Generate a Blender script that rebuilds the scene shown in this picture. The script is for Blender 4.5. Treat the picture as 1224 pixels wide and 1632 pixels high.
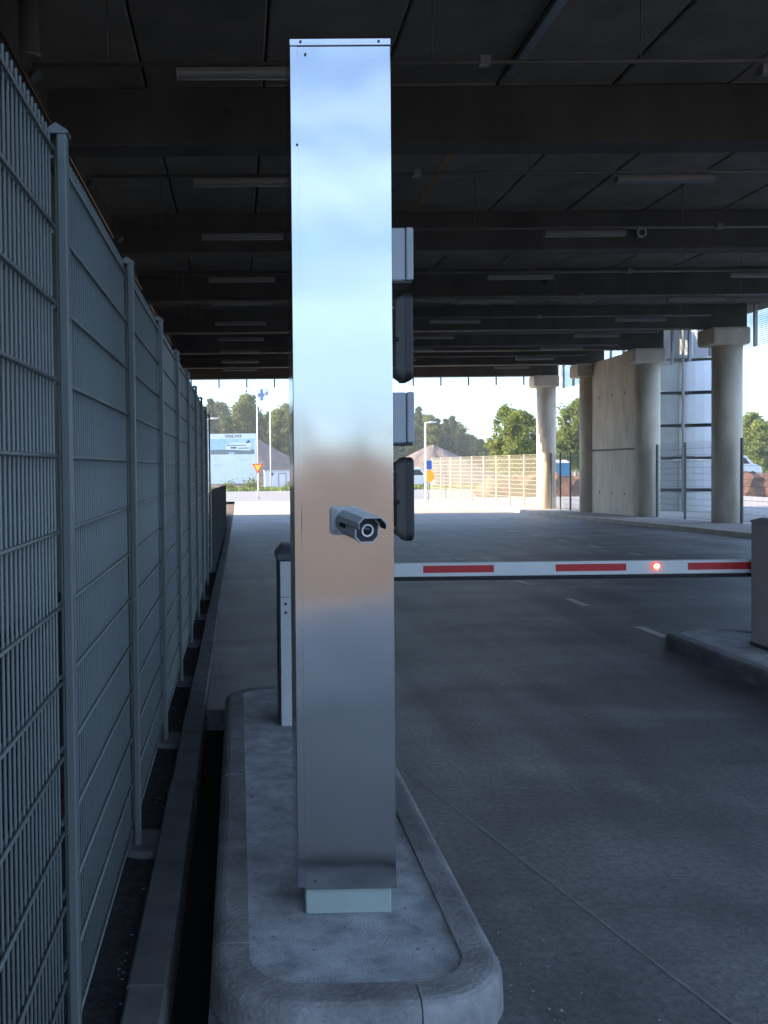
import bpy, bmesh, math, random
from mathutils import Vector, Matrix

random.seed(7)
R = math.radians
S = bpy.context.scene
C = S.collection
for o in list(bpy.data.objects):
    bpy.data.objects.remove(o)

# ------------------------------------------------------------------ camera
cd = bpy.data.cameras.new('camera')
cam = bpy.data.objects.new('camera', cd)
C.objects.link(cam)
S.camera = cam
cd.sensor_fit = 'VERTICAL'
cd.sensor_height = 36.0
cd.lens = 36.0 * 1556 / 1632
cd.shift_x = (612 - 395) / 1632
cd.shift_y = (785 - 816) / 1632
cd.clip_start = 0.05
cd.clip_end = 3000
EYE = 1.65
cam.matrix_world = (Matrix.Translation((0, 0, EYE)) @ Matrix.Rotation(R(-0.55), 4, 'Z')
                    @ Matrix.Rotation(R(90 - 1.47), 4, 'X') @ Matrix.Rotation(R(-0.62), 4, 'Z'))

# ------------------------------------------------------------------ light
SUN_EL, SUN_AZ = 18.0, -86.0          # azimuth clockwise from +Y
w = bpy.data.worlds.new('World')
S.world = w
w.use_nodes = True
nt = w.node_tree
bg = nt.nodes['Background']
sky = nt.nodes.new('ShaderNodeTexSky')
sky.sky_type = 'NISHITA'
sky.sun_disc = False
sky.sun_elevation = R(SUN_EL)
sky.sun_rotation = R(SUN_AZ)
sky.dust_density = 0.3
sky.ozone_density = 6.0
tc = nt.nodes.new('ShaderNodeTexCoord')
mp = nt.nodes.new('ShaderNodeMapping')
mp.inputs['Scale'].default_value = (0.5, 0.5, 14.0)
mp.inputs['Location'].default_value = (2.3, 0.4, 15.8)
nz = nt.nodes.new('ShaderNodeTexNoise')
nz.inputs['Scale'].default_value = 1.3
nz.inputs['Detail'].default_value = 3.0
nz.inputs['Roughness'].default_value = 0.5
rp = nt.nodes.new('ShaderNodeValToRGB')
rp.color_ramp.elements[0].position = 0.46
rp.color_ramp.elements[0].color = (0.06, 0.06, 0.06, 1)
rp.color_ramp.elements[1].position = 0.57
mx = nt.nodes.new('ShaderNodeMix')
mx.data_type = 'RGBA'
mx.inputs[7].default_value = (4.8, 6.2, 8.3, 1)
mu = nt.nodes.new('ShaderNodeMath')
mu.operation = 'MULTIPLY'
mu.inputs[1].default_value = 0.7
L = nt.links.new
L(tc.outputs['Generated'], mp.inputs['Vector'])
L(mp.outputs[0], nz.inputs['Vector'])
L(nz.outputs[0], rp.inputs[0])
L(rp.outputs[0], mu.inputs[0])
L(mu.outputs[0], mx.inputs[0])
L(sky.outputs[0], mx.inputs[6])
L(mx.outputs[2], bg.inputs['Color'])
bg.inputs['Strength'].default_value = 0.12

sd = bpy.data.lights.new('sun', 'SUN')
sd.energy = 5.0
sd.angle = R(0.5)
sd.color = (1.0, 0.83, 0.61)
sun = bpy.data.objects.new('sun', sd)
C.objects.link(sun)
sdir = Vector((math.sin(R(SUN_AZ)) * math.cos(R(SUN_EL)), math.cos(R(SUN_AZ)) * math.cos(R(SUN_EL)), math.sin(R(SUN_EL))))
sun.rotation_euler = sdir.to_track_quat('Z', 'Y').to_euler()
sun.location = sdir * 60

S.view_settings.view_transform = 'Standard'
S.view_settings.look = 'None'
S.view_settings.exposure = 2.05
S.view_settings.gamma = 1.0
S.view_settings.use_curve_mapping = False
S.render.engine = 'CYCLES'
S.cycles.max_bounces = 8
S.cycles.transparent_max_bounces = 24
S.cycles.sample_clamp_indirect = 6.0

# ------------------------------------------------------------------ materials
M = {}


def mat(name, col, rough=0.7, metal=0.0, var=0.15, vscale=6.0, bump=0.0, bscale=40.0, stretch=(1, 1, 1), rnd=0.0,
        emit=None, es=0.0, spec=0.5, col2=None, detail=6.0, bdist=0.01):
    m = bpy.data.materials.new(name)
    m.use_nodes = True
    n = m.node_tree.nodes
    l = m.node_tree.links.new
    b = n['Principled BSDF']
    b.inputs['Roughness'].default_value = rough
    b.inputs['Metallic'].default_value = metal
    b.inputs['Specular IOR Level'].default_value = spec
    t = n.new('ShaderNodeTexCoord')
    mp_ = n.new('ShaderNodeMapping')
    mp_.inputs['Scale'].default_value = stretch
    l(t.outputs['Object'], mp_.inputs['Vector'])
    nz_ = n.new('ShaderNodeTexNoise')
    nz_.inputs['Scale'].default_value = vscale
    nz_.inputs['Detail'].default_value = detail
    nz_.inputs['Roughness'].default_value = 0.62
    l(mp_.outputs[0], nz_.inputs['Vector'])
    r_ = n.new('ShaderNodeValToRGB')
    r_.color_ramp.elements[0].position = 0.3
    r_.color_ramp.elements[1].position = 0.7
    c2 = col2 or tuple(min(1, c * (1 + var)) for c in col)
    c1 = tuple(c * (1 - var) for c in col) if not col2 else col
    r_.color_ramp.elements[0].color = (*c1, 1)
    r_.color_ramp.elements[1].color = (*c2, 1)
    l(nz_.outputs[0], r_.inputs[0])
    out = r_.outputs[0]
    if rnd:
        oi = n.new('ShaderNodeObjectInfo')
        mr = n.new('ShaderNodeMapRange')
        mr.inputs[3].default_value = 1 - rnd
        mr.inputs[4].default_value = 1 + rnd
        l(oi.outputs['Random'], mr.inputs[0])
        hs = n.new('ShaderNodeHueSaturation')
        l(mr.outputs[0], hs.inputs['Value'])
        l(out, hs.inputs['Color'])
        out = hs.outputs[0]
    l(out, b.inputs['Base Color'])
    if bump:
        nb = n.new('ShaderNodeTexNoise')
        nb.inputs['Scale'].default_value = bscale
        nb.inputs['Detail'].default_value = 5
        l(mp_.outputs[0], nb.inputs['Vector'])
        bp = n.new('ShaderNodeBump')
        bp.inputs['Strength'].default_value = bump
        bp.inputs['Distance'].default_value = bdist
        l(nb.outputs[0], bp.inputs['Height'])
        l(bp.outputs[0], b.inputs['Normal'])
    if emit:
        b.inputs['Emission Color'].default_value = (*emit, 1)
        b.inputs['Emission Strength'].default_value = es
    M[name] = m
    return m


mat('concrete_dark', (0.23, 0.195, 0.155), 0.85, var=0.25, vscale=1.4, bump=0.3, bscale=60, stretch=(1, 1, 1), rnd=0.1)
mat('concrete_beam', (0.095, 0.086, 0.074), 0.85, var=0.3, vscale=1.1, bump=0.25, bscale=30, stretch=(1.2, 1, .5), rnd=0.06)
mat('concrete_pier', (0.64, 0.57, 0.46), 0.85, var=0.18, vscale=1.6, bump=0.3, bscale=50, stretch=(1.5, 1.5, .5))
mat('concrete_kerb', (0.21, 0.21, 0.212), 0.88, var=0.42, vscale=5, bump=0.7, bscale=60, rnd=0.12)
mat('concrete_edging', (0.10, 0.10, 0.10), 0.9, var=0.35, vscale=5, bump=0.5, bscale=90, rnd=0.15)
mat('concrete_top', (0.40, 0.415, 0.43), 0.92, var=0.38, vscale=8, bump=1.0, bscale=150)
mat('asphalt_black', (0.012, 0.012, 0.013), 0.95, var=0.4, vscale=40, bump=0.6, bscale=150, spec=0.2)
mat('soil_dark', (0.035, 0.034, 0.038), 0.95, var=0.5, vscale=25, bump=0.8, bscale=60, spec=0.2)
mat('soil_brown', (0.17, 0.085, 0.05), 0.95, var=0.4, vscale=1.2, bump=1.0, bscale=4, bdist=0.1)
mat('yard', (0.125, 0.078, 0.047), 0.95, var=0.5, vscale=.12, bump=0.5, bscale=4, bdist=0.03)
mat('verge', (0.40, 0.36, 0.34), 0.95, var=0.45, vscale=9, bump=0.9, bscale=25, bdist=0.03)
mat('street', (0.24, 0.225, 0.21), 0.9, var=0.12, vscale=.6)
mat('sunlit_road', (0.40, 0.36, 0.31), 0.85, var=0.2, vscale=.5, bump=0.3, bscale=30)  # paler copy of the road colour with the sunlight put into it
mat('seam', (0.235, 0.235, 0.235), 0.9, var=0.3, vscale=12)
mat('gravel_pile', (0.19, 0.145, 0.125), 0.95, var=0.22, vscale=.9, bump=0.9, bscale=5, bdist=0.1)
mat('grass', (0.13, 0.17, 0.03), 0.9, var=0.45, vscale=.8, rnd=0.1)
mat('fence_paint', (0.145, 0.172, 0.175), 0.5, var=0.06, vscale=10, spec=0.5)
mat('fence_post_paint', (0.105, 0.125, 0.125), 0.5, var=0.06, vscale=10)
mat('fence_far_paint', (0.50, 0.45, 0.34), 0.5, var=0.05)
mat('fence_dark', (0.05, 0.055, 0.06), 0.5, var=0.1)
mat('galv', (0.42, 0.43, 0.44), 0.45, metal=0.7, var=0.12, vscale=8)
mat('base_green', (0.30, 0.36, 0.34), 0.6, var=0.06, vscale=12)
mat('light_grey', (0.47, 0.49, 0.50), 0.45, var=0.04, vscale=20)
mat('box_grey', (0.33, 0.35, 0.38), 0.5, var=0.04, vscale=20)
mat('cabinet_white', (0.52, 0.53, 0.54), 0.45, var=0.05, vscale=20, bump=0.1, bscale=250)
mat('cabinet_dark', (0.06, 0.065, 0.075), 0.45, var=0.1, vscale=10)
mat('cabinet_taupe', (0.58, 0.54, 0.49), 0.5, var=0.06)
mat('black_plastic', (0.014, 0.015, 0.018), 0.55, var=0.1, vscale=30)
mat('housing_back', (0.10, 0.095, 0.088), 0.5, var=0.08, vscale=20)
mat('lens_glass', (0.01, 0.011, 0.014), 0.08, var=0.1)
mat('screw', (0.03, 0.03, 0.032), 0.4, metal=0.3, var=0.1)
mat('boom_white', (0.72, 0.74, 0.74), 0.4, var=0.05, vscale=5)
mat('boom_red', (0.55, 0.012, 0.018), 0.45, var=0.06, vscale=8)
mat('rubber', (0.012, 0.012, 0.013), 0.7, var=0.1)
mat('lamp_red', (0.6, 0.02, 0.02), 0.4, emit=(1.0, 0.05, 0.02), es=0.7)
mat('lamp_core', (0.9, 0.3, 0.2), 0.4, emit=(1.0, 0.30, 0.16), es=1.6)
mat('road_paint', (0.62, 0.58, 0.50), 0.8, var=0.25, vscale=14)
mat('diffuser', (0.22, 0.22, 0.215), 0.4, var=0.03)
mat('fixture_grey', (0.2, 0.2, 0.195), 0.5, var=0.05)
mat('flood_grey', (0.10, 0.105, 0.12), 0.35, metal=0.3)
mat('conduit', (0.17, 0.165, 0.155), 0.5, metal=0.3, var=0.15, vscale=3)
mat('orange_foam', (0.42, 0.20, 0.08), 0.9, var=0.3, vscale=3)
mat('white_paint', (0.78, 0.80, 0.80), 0.4, var=0.04, vscale=2)
mat('white_panel', (0.72, 0.74, 0.77), 0.45, var=0.05, vscale=1)
mat('grey_panel', (0.27, 0.27, 0.25), 0.6, var=0.1, vscale=1)
mat('dark_slab', (0.03, 0.028, 0.027), 0.7, var=0.2)
mat('sign_red', (0.60, 0.03, 0.02), 0.45, var=0.04)
mat('sign_yellow', (0.85, 0.42, 0.02), 0.45, var=0.04)
mat('sign_blue', (0.02, 0.09, 0.42), 0.45, var=0.04)
mat('sign_orange', (0.85, 0.30, 0.06), 0.45, var=0.04)
mat('print_blue', (0.02, 0.03, 0.10), 0.5, var=0.04)
mat('print_sky', (0.30, 0.50, 0.72), 0.5, var=0.22, vscale=1.2, col2=(0.62, 0.76, 0.88))
mat('print_ground', (0.20, 0.23, 0.24), 0.5, var=0.15, vscale=2)
mat('print_white', (0.82, 0.84, 0.86), 0.5, var=0.03)
mat('print_grey', (0.55, 0.60, 0.64), 0.5, var=0.03)
mat('print_window', (0.07, 0.09, 0.12), 0.4, var=0.1)
mat('flag_white', (0.8, 0.82, 0.85), 0.8, var=0.03)
mat('flag_blue', (0.18, 0.25, 0.42), 0.8, var=0.05)
mat('bark', (0.10, 0.075, 0.055), 0.9, var=0.35, vscale=5)
mat('bark_birch', (0.50, 0.48, 0.44), 0.8, var=0.4, vscale=4)
mat('tarp_blue', (0.05, 0.27, 0.46), 0.5, var=0.1)
mat('car_paint', (0.10, 0.11, 0.13), 0.25, var=0.04)
mat('glass_dark', (0.02, 0.025, 0.03), 0.06, var=0.05)
mat('tyre', (0.015, 0.015, 0.016), 0.8, var=0.1)
mat('ochre', (0.09, 0.065, 0.05), 0.8, var=0.3, vscale=1)


def leafmat(name, c1, c2):
    m = mat(name, c1, 0.7, col2=c2, vscale=1.1, rnd=0.18, spec=0.25)
    n = m.node_tree.nodes
    l = m.node_tree.links.new
    b = n['Principled BSDF']
    tr = n.new('ShaderNodeBsdfTranslucent')
    src = b.inputs['Base Color'].links[0].from_socket
    l(src, tr.inputs['Color'])
    ms = n.new('ShaderNodeMixShader')
    ms.inputs[0].default_value = 0.5
    l(b.outputs[0], ms.inputs[1])
    l(tr.outputs[0], ms.inputs[2])
    l(ms.outputs[0], n['Material Output'].inputs['Surface'])


leafmat('leaf_birch', (0.12, 0.16, 0.03), (0.20, 0.24, 0.05))
leafmat('leaf_mixed', (0.10, 0.13, 0.028), (0.19, 0.21, 0.045))
leafmat('leaf_spruce', (0.045, 0.075, 0.028), (0.085, 0.115, 0.04))
leafmat('leaf_bush', (0.11, 0.13, 0.02), (0.20, 0.20, 0.03))


def road_material():
    m = mat('road', (0.13, 0.131, 0.137), 0.5, var=0.2, vscale=0.35, stretch=(.55, 1.0, 1))
    n = m.node_tree.nodes
    l = m.node_tree.links.new
    b = n['Principled BSDF']
    t = n.new('ShaderNodeTexCoord')
    mp2 = n.new('ShaderNodeMapping')
    mp2.inputs['Scale'].default_value = (0.45, 0.9, 1)
    l(t.outputs['Object'], mp2.inputs[0])
    n2 = n.new('ShaderNodeTexNoise')
    n2.inputs['Scale'].default_value = 1.2
    n2.inputs['Detail'].default_value = 7
    n2.inputs['Distortion'].default_value = 0.6
    l(mp2.outputs[0], n2.inputs['Vector'])
    r2 = n.new('ShaderNodeValToRGB')
    r2.color_ramp.elements[0].position = 0.36
    r2.color_ramp.elements[0].color = (0.74, 0.74, 0.75, 1)
    r2.color_ramp.elements[1].position = 0.70
    r2.color_ramp.elements[1].color = (1.75, 1.73, 1.68, 1)
    l(n2.outputs[0], r2.inputs[0])
    n3 = n.new('ShaderNodeTexNoise')
    n3.inputs['Scale'].default_value = 130
    n3.inputs['Detail'].default_value = 6
    l(t.outputs['Object'], n3.inputs['Vector'])
    r3 = n.new('ShaderNodeValToRGB')
    r3.color_ramp.elements[0].position = 0.38
    r3.color_ramp.elements[0].color = (0.7, 0.7, 0.7, 1)
    r3.color_ramp.elements[1].position = 0.66
    r3.color_ramp.elements[1].color = (1.25, 1.25, 1.25, 1)
    l(n3.outputs[0], r3.inputs[0])
    old = b.inputs['Base Color'].links[0].from_socket
    a = n.new('ShaderNodeMix'); a.data_type = 'RGBA'; a.blend_type = 'MULTIPLY'; a.inputs[0].default_value = 1
    c = n.new('ShaderNodeMix'); c.data_type = 'RGBA'; c.blend_type = 'MULTIPLY'; c.inputs[0].default_value = 0.8
    l(old, a.inputs[6]); l(r2.outputs[0], a.inputs[7])
    l(a.outputs[2], c.inputs[6]); l(r3.outputs[0], c.inputs[7])
    l(c.outputs[2], b.inputs['Base Color'])
    n4 = n.new('ShaderNodeTexNoise')
    n4.inputs['Scale'].default_value = 32
    n4.inputs['Detail'].default_value = 8
    n4.inputs['Roughness'].default_value = 0.75
    l(t.outputs['Object'], n4.inputs['Vector'])
    r4 = n.new('ShaderNodeValToRGB')
    r4.color_ramp.elements[0].position = 0.36
    r4.color_ramp.elements[0].color = (0.58, 0.58, 0.58, 1)
    r4.color_ramp.elements[1].position = 0.68
    r4.color_ramp.elements[1].color = (1.6, 1.6, 1.6, 1)
    l(n4.outputs[0], r4.inputs[0])
    e = n.new('ShaderNodeMix'); e.data_type = 'RGBA'; e.blend_type = 'MULTIPLY'; e.inputs[0].default_value = 0.9
    l(c.outputs[2], e.inputs[6]); l(r4.outputs[0], e.inputs[7])
    l(e.outputs[2], b.inputs['Base Color'])
    # drips, tyre rubber and patches left by traffic, running along the lanes
    mp5 = n.new('ShaderNodeMapping')
    mp5.inputs['Scale'].default_value = (1.5, 0.16, 1)
    l(t.outputs['Object'], mp5.inputs[0])
    n5 = n.new('ShaderNodeTexNoise')
    n5.inputs['Scale'].default_value = 1.4
    n5.inputs['Detail'].default_value = 5
    l(mp5.outputs[0], n5.inputs['Vector'])
    r5 = n.new('ShaderNodeValToRGB')
    r5.color_ramp.elements[0].position = 0.35
    r5.color_ramp.elements[0].color = (0.72, 0.72, 0.73, 1)
    r5.color_ramp.elements[1].position = 0.65
    r5.color_ramp.elements[1].color = (1.3, 1.29, 1.27, 1)
    l(n5.outputs[0], r5.inputs[0])
    f = n.new('ShaderNodeMix'); f.data_type = 'RGBA'; f.blend_type = 'MULTIPLY'; f.inputs[0].default_value = 1
    l(e.outputs[2], f.inputs[6]); l(r5.outputs[0], f.inputs[7])
    l(f.outputs[2], b.inputs['Base Color'])
    bp = n.new('ShaderNodeBump')
    bp.inputs['Strength'].default_value = 0.85
    bp.inputs['Distance'].default_value = 0.014
    l(n4.outputs[0], bp.inputs['Height'])
    l(bp.outputs[0], b.inputs['Normal'])


road_material()


def steel_material():
    m = bpy.data.materials.new('brushed_steel')
    m.use_nodes = True
    n = m.node_tree.nodes
    l = m.node_tree.links.new
    b = n['Principled BSDF']
    b.inputs['Metallic'].default_value = 1
    b.inputs['Base Color'].default_value = (0.47, 0.475, 0.48, 1)
    t = n.new('ShaderNodeTexCoord')
    # horizontal brushing: fine streaks in roughness and colour
    mpb = n.new('ShaderNodeMapping')
    mpb.inputs['Scale'].default_value = (3, 3, 420)
    l(t.outputs['Object'], mpb.inputs[0])
    nb = n.new('ShaderNodeTexNoise')
    nb.inputs['Scale'].default_value = 2.0
    nb.inputs['Detail'].default_value = 4
    l(mpb.outputs[0], nb.inputs['Vector'])
    mr = n.new('ShaderNodeMapRange')
    mr.inputs[3].default_value = 0.08
    mr.inputs[4].default_value = 0.155
    l(nb.outputs[0], mr.inputs[0])
    l(mr.outputs[0], b.inputs['Roughness'])
    # handling smudges
    ns = n.new('ShaderNodeTexNoise')
    ns.inputs['Scale'].default_value = 7.0
    ns.inputs['Detail'].default_value = 6
    l(t.outputs['Object'], ns.inputs['Vector'])
    ms_ = n.new('ShaderNodeMapRange')
    ms_.inputs[1].default_value = 0.5
    ms_.inputs[2].default_value = 0.75
    ms_.inputs[3].default_value = 0.0
    ms_.inputs[4].default_value = 0.025
    l(ns.outputs[0], ms_.inputs[0])
    ad = n.new('ShaderNodeMath'); ad.operation = 'ADD'
    l(mr.outputs[0], ad.inputs[0]); l(ms_.outputs[0], ad.inputs[1])
    l(ad.outputs[0], b.inputs['Roughness'])
    # slow waviness of the thin sheet
    mpw = n.new('ShaderNodeMapping')
    mpw.inputs['Scale'].default_value = (1.6, 1.0, 1.0)
    l(t.outputs['Object'], mpw.inputs[0])
    nw = n.new('ShaderNodeTexNoise')
    nw.inputs['Scale'].default_value = 2.2
    nw.inputs['Detail'].default_value = 1.0
    l(mpw.outputs[0], nw.inputs['Vector'])
    bw = n.new('ShaderNodeBump')
    bw.inputs['Strength'].default_value = 0.2
    bw.inputs['Distance'].default_value = 0.02
    l(nw.outputs[0], bw.inputs['Height'])
    # dent pulled in round the camera mount
    sp = n.new('ShaderNodeVectorMath'); sp.operation = 'SUBTRACT'
    sp.inputs[1].default_value = (0.0, -0.13, 1.34)
    l(t.outputs['Object'], sp.inputs[0])
    ln = n.new('ShaderNodeVectorMath'); ln.operation = 'LENGTH'
    l(sp.outputs[0], ln.inputs[0])
    mr2 = n.new('ShaderNodeMapRange')
    mr2.interpolation_type = 'SMOOTHSTEP'
    mr2.inputs[1].default_value = 0.02
    mr2.inputs[2].default_value = 0.30
    l(ln.outputs['Value'], mr2.inputs[0])
    bd = n.new('ShaderNodeBump')
    bd.inputs['Strength'].default_value = 0.16
    bd.inputs['Distance'].default_value = 0.012
    l(mr2.outputs[0], bd.inputs['Height'])
    l(bw.outputs[0], bd.inputs['Normal'])
    l(bd.outputs[0], b.inputs['Normal'])
    M['brushed_steel'] = m


steel_material()


def screen_material():
    m = bpy.data.materials.new('perforated_sheet')
    m.use_nodes = True
    n = m.node_tree.nodes
    l = m.node_tree.links.new
    b = n['Principled BSDF']
    b.inputs['Base Color'].default_value = (0.45, 0.46, 0.47, 1)
    b.inputs['Roughness'].default_value = 0.5
    b.inputs['Metallic'].default_value = 0.4
    t = n.new('ShaderNodeTexCoord')
    sx = n.new('ShaderNodeSeparateXYZ')
    l(t.outputs['Object'], sx.inputs[0])

    def math_(op, a, bb):
        k = n.new('ShaderNodeMath'); k.operation = op
        for i, v in enumerate((a, bb)):
            if v is None:
                continue
            if isinstance(v, (int, float)):
                k.inputs[i].default_value = v
            else:
                l(v, k.inputs[i])
        return k.outputs[0]
    h = math_('ADD', sx.outputs[0], sx.outputs[1])
    k = 2 * math.pi / 0.12
    p = math_('MULTIPLY', math_('SINE', math_('MULTIPLY', h, k), None), math_('SINE', math_('MULTIPLY', sx.outputs[2], k), None))
    hole = math_('GREATER_THAN', math_('ABSOLUTE', p, None), 0.40)
    tr = n.new('ShaderNodeBsdfTransparent')
    ms = n.new('ShaderNodeMixShader')
    l(hole, ms.inputs[0]); l(b.outputs[0], ms.inputs[1]); l(tr.outputs[0], ms.inputs[2])
    l(ms.outputs[0], n['Material Output'].inputs['Surface'])
    M['perforated_sheet'] = m


screen_material()


# ------------------------------------------------------------------ helpers
def g(y):
    """ground level along the road: level, then falling gently under the bridge"""
    if y < 12:
        return 0.0
    return -0.0136 * (min(y, 45) - 12)


class MB:
    def __init__(self):
        self.v = []
        self.f = []
        self.sm = []

    def add(self, vs, fs, smooth=False):
        k = len(self.v)
        self.v += [tuple(p) for p in vs]
        self.f += [tuple(i + k for i in q) for q in fs]
        self.sm += [smooth] * len(fs)
        return self

    def box(self, x0, x1, y0, y1, z0, z1):
        return self.add([(x0, y0, z0), (x1, y0, z0), (x1, y1, z0), (x0, y1, z0), (x0, y0, z1), (x1, y0, z1), (x1, y1, z1), (x0, y1, z1)],
                        [(0, 3, 2, 1), (4, 5, 6, 7), (0, 1, 5, 4), (1, 2, 6, 5), (2, 3, 7, 6), (3, 0, 4, 7)])

    def tube(self, p0, p1, r0, r1=None, n=10, cap=True, smooth=True):
        r1 = r0 if r1 is None else r1
        p0, p1 = Vector(p0), Vector(p1)
        d = (p1 - p0).normalized()
        a = d.orthogonal().normalized()
        b = d.cross(a)
        vs = []
        for p, r in ((p0, r0), (p1, r1)):
            for i in range(n):
                t = 2 * math.pi * i / n
                vs.append(p + (a * math.cos(t) + b * math.sin(t)) * r)
        self.add(vs, [(i, (i + 1) % n, n + (i + 1) % n, n + i) for i in range(n)], smooth)
        if cap:
            k = len(self.v) - 2 * n
            self.f += [tuple(k + i for i in reversed(range(n))), tuple(k + n + i for i in range(n))]
            self.sm += [False, False]
        return self

    def loft(self, rings, cap=True, closed=True, smooth=False):
        n = len(rings[0])
        vs = [p for r in rings for p in r]
        fs = []
        m = n if closed else n - 1
        for j in range(len(rings) - 1):
            for i in range(m):
                a, b = j * n + i, j * n + (i + 1) % n
                fs.append((a, b, b + n, a + n))
        self.add(vs, fs, smooth)
        if cap:
            k = len(self.v) - len(vs)
            self.f += [tuple(k + i for i in reversed(range(n))), tuple(k + (len(rings) - 1) * n + i for i in range(n))]
            self.sm += [False, False]
        return self

    def lathe(self, prof, c=(0, 0, 0), n=24, smooth=True):
        rings = [[(c[0] + r * math.cos(2 * math.pi * i / n), c[1] + r * math.sin(2 * math.pi * i / n), c[2] + z) for i in range(n)] for r, z in prof]
        return self.loft(rings, True, True, smooth)

    def build(self, name, m, parent=None, bevel=0.0, seg=2, fix=True):
        me = bpy.data.meshes.new(name)
        off = Vector(parent_world(parent)) if parent else Vector((0, 0, 0))
        me.from_pydata([tuple(Vector(p) - off) for p in self.v], [], self.f)
        for p, s in zip(me.polygons, self.sm):
            p.use_smooth = s
        if fix:
            bm = bmesh.new(); bm.from_mesh(me)
            bmesh.ops.recalc_face_normals(bm, faces=bm.faces)
            bm.to_mesh(me); bm.free()
        me.materials.append(M[m] if isinstance(m, str) else m)
        o = bpy.data.objects.new(name, me)
        C.objects.link(o)
        if parent:
            o.parent = parent
        if bevel:
            bv = o.modifiers.new('bevel', 'BEVEL')
            bv.width = bevel
            bv.segments = seg
            bv.limit_method = 'ANGLE'
            bv.angle_limit = R(35)
            bv.harden_normals = False
        return o


def parent_world(p):
    v = Vector((0, 0, 0))
    while p:
        v += p.location
        p = p.parent
    return v


def centre(o):
    """move the origin of a mesh object to its own middle (mesh pieces keep their place)"""
    me = o.data
    lo = Vector([min(v.co[i] for v in me.vertices) for i in range(3)])
    hi = Vector([max(v.co[i] for v in me.vertices) for i in range(3)])
    c = (lo + hi) / 2
    for v in me.vertices:
        v.co -= c
    o.location += c
    return o


def thing(name, label, cat, loc=(0, 0, 0), group=None):
    o = bpy.data.objects.new(name, None)
    o.empty_display_size = 0.2
    C.objects.link(o)
    o.location = loc
    return tag(o, label, cat, group)


def tag(o, label=None, cat=None, group=None, kind=None):
    if label: o['label'] = label
    if cat: o['category'] = cat
    if group: o['group'] = group
    if kind: o['kind'] = kind
    return o


def struct(o):
    o['kind'] = 'structure'
    return o


def inst(src, name, parent, loc):
    """a copy that shares mesh data"""
    o = src.copy()
    o.name = name
    C.objects.link(o)
    o.parent = parent
    o.location = Vector(loc) - parent_world(parent)
    return o


def copy_tree(o, parent=None):
    c = o.copy()
    C.objects.link(c)
    c.parent = parent
    for ch in list(o.children):
        copy_tree(ch, c)
    return c


# ------------------------------------------------------------------ ground, road, kerbs
YS = [-400, -60, -12, 0, 12, 20, 28, 36, 45, 60, 120, 400, 900]
mb = MB()
XS = [-500, -60, -10, 10, 60, 500]
vs = [(x, y, g(y) - 0.16) for y in YS for x in XS]
nx = len(XS)
mb.add(vs, [(j * nx + i, j * nx + i + 1, (j + 1) * nx + i + 1, (j + 1) * nx + i) for j in range(len(YS) - 1) for i in range(nx - 1)])
struct(mb.build('ground', 'yard'))


def strip(name, m, y0, y1, xa, xb, dz=0.0, step=4.0, fn=g):
    n = max(1, int((y1 - y0) / step))
    mb = MB()
    ys = [y0 + (y1 - y0) * i / n for i in range(n + 1)]
    for j in (12.0, 45.0):
        if y0 < j < y1 and j not in ys:
            ys.append(j)
    ys.sort()
    vs = []
    for y in ys:
        vs += [(xa, y, fn(y) + dz), (xb, y, fn(y) + dz)]
    mb.add(vs, [(2 * i, 2 * i + 1, 2 * i + 3, 2 * i + 2) for i in range(len(ys) - 1)])
    return mb.build(name, m)


mb = MB()
SLOT = 6.62
pts = [(-30, -0.107), (SLOT, -0.107), (SLOT, -0.235), (12, -0.235), (45, -0.235), (60.5, -0.235)]
vs = []
for y, x in pts:
    vs += [(x, y, g(y)), (12.0, y, g(y))]
mb.add([(-0.107, -6, 0), (12.0, -6, 0), (12.0, SLOT, 0), (-0.107, SLOT, 0)], [(0, 1, 2, 3)])
for a, b in ((SLOT, 12), (12, 45), (45, 60.4)):
    mb.add([(-0.235, a, g(a)), (12.0, a, g(a)), (12.0, b, g(b)), (-0.235, b, g(b))], [(0, 1, 2, 3)])
# concrete edge of the slot
mb.add([(-0.235, SLOT, 0), (-0.107, SLOT, 0), (-0.107, SLOT, -0.2), (-0.235, SLOT, -0.2)], [(0, 1, 2, 3)])
road = struct(mb.build('road', 'road', fix=False))
# painted dashes
dash = MB().add([(-0.05, -0.32, 0), (0.05, -0.32, 0), (0.05, 0.32, 0), (-0.05, 0.32, 0)], [(0, 1, 2, 3)]).build('lane_dash', 'road_paint', road)
first = True
for x, y0, n in ((4.02, 9.45, 12), (7.6, 8.0, 14)):
    for k in range(n):
        y = y0 + k * 2.12
        o = dash if first else inst(dash, 'lane_dash', road, (0, 0, 0))
        first = False
        o.location = (x, y, g(y) + 0.004)
        o.rotation_euler = (-0.0136 if y > 12 else 0, 0, 0)
# a rough seam in the concrete beside the island
mb = MB()
prev = None
N = 40
vs = []
for i in range(N + 1):
    t = i / N
    y = 1.8 + t * 3.7
    x = 1.42 - 0.225 * (y - 2.9) + 0.0015 * math.sin(i * 2.1)
    wv = 0.006 + 0.002 * math.sin(i * 3.7)
    vs += [(x - wv, y, 0.0012), (x, y, 0.0012), (x + wv, y, 0.0012)]
mb.add(vs, [(3 * i + a, 3 * i + a + 1, 3 * i + a + 4, 3 * i + a + 3) for i in range(N) for a in (0, 1)], True)
mb.build('pavement_seam', 'seam', road)

struct(strip('drain_channel', 'asphalt_black', -6, 6.619, -0.236, -0.106, dz=-0.14))
struct(strip('soil_strip', 'soil_dark', -6, 44, -2.5, -0.362, dz=-0.01))

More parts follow.
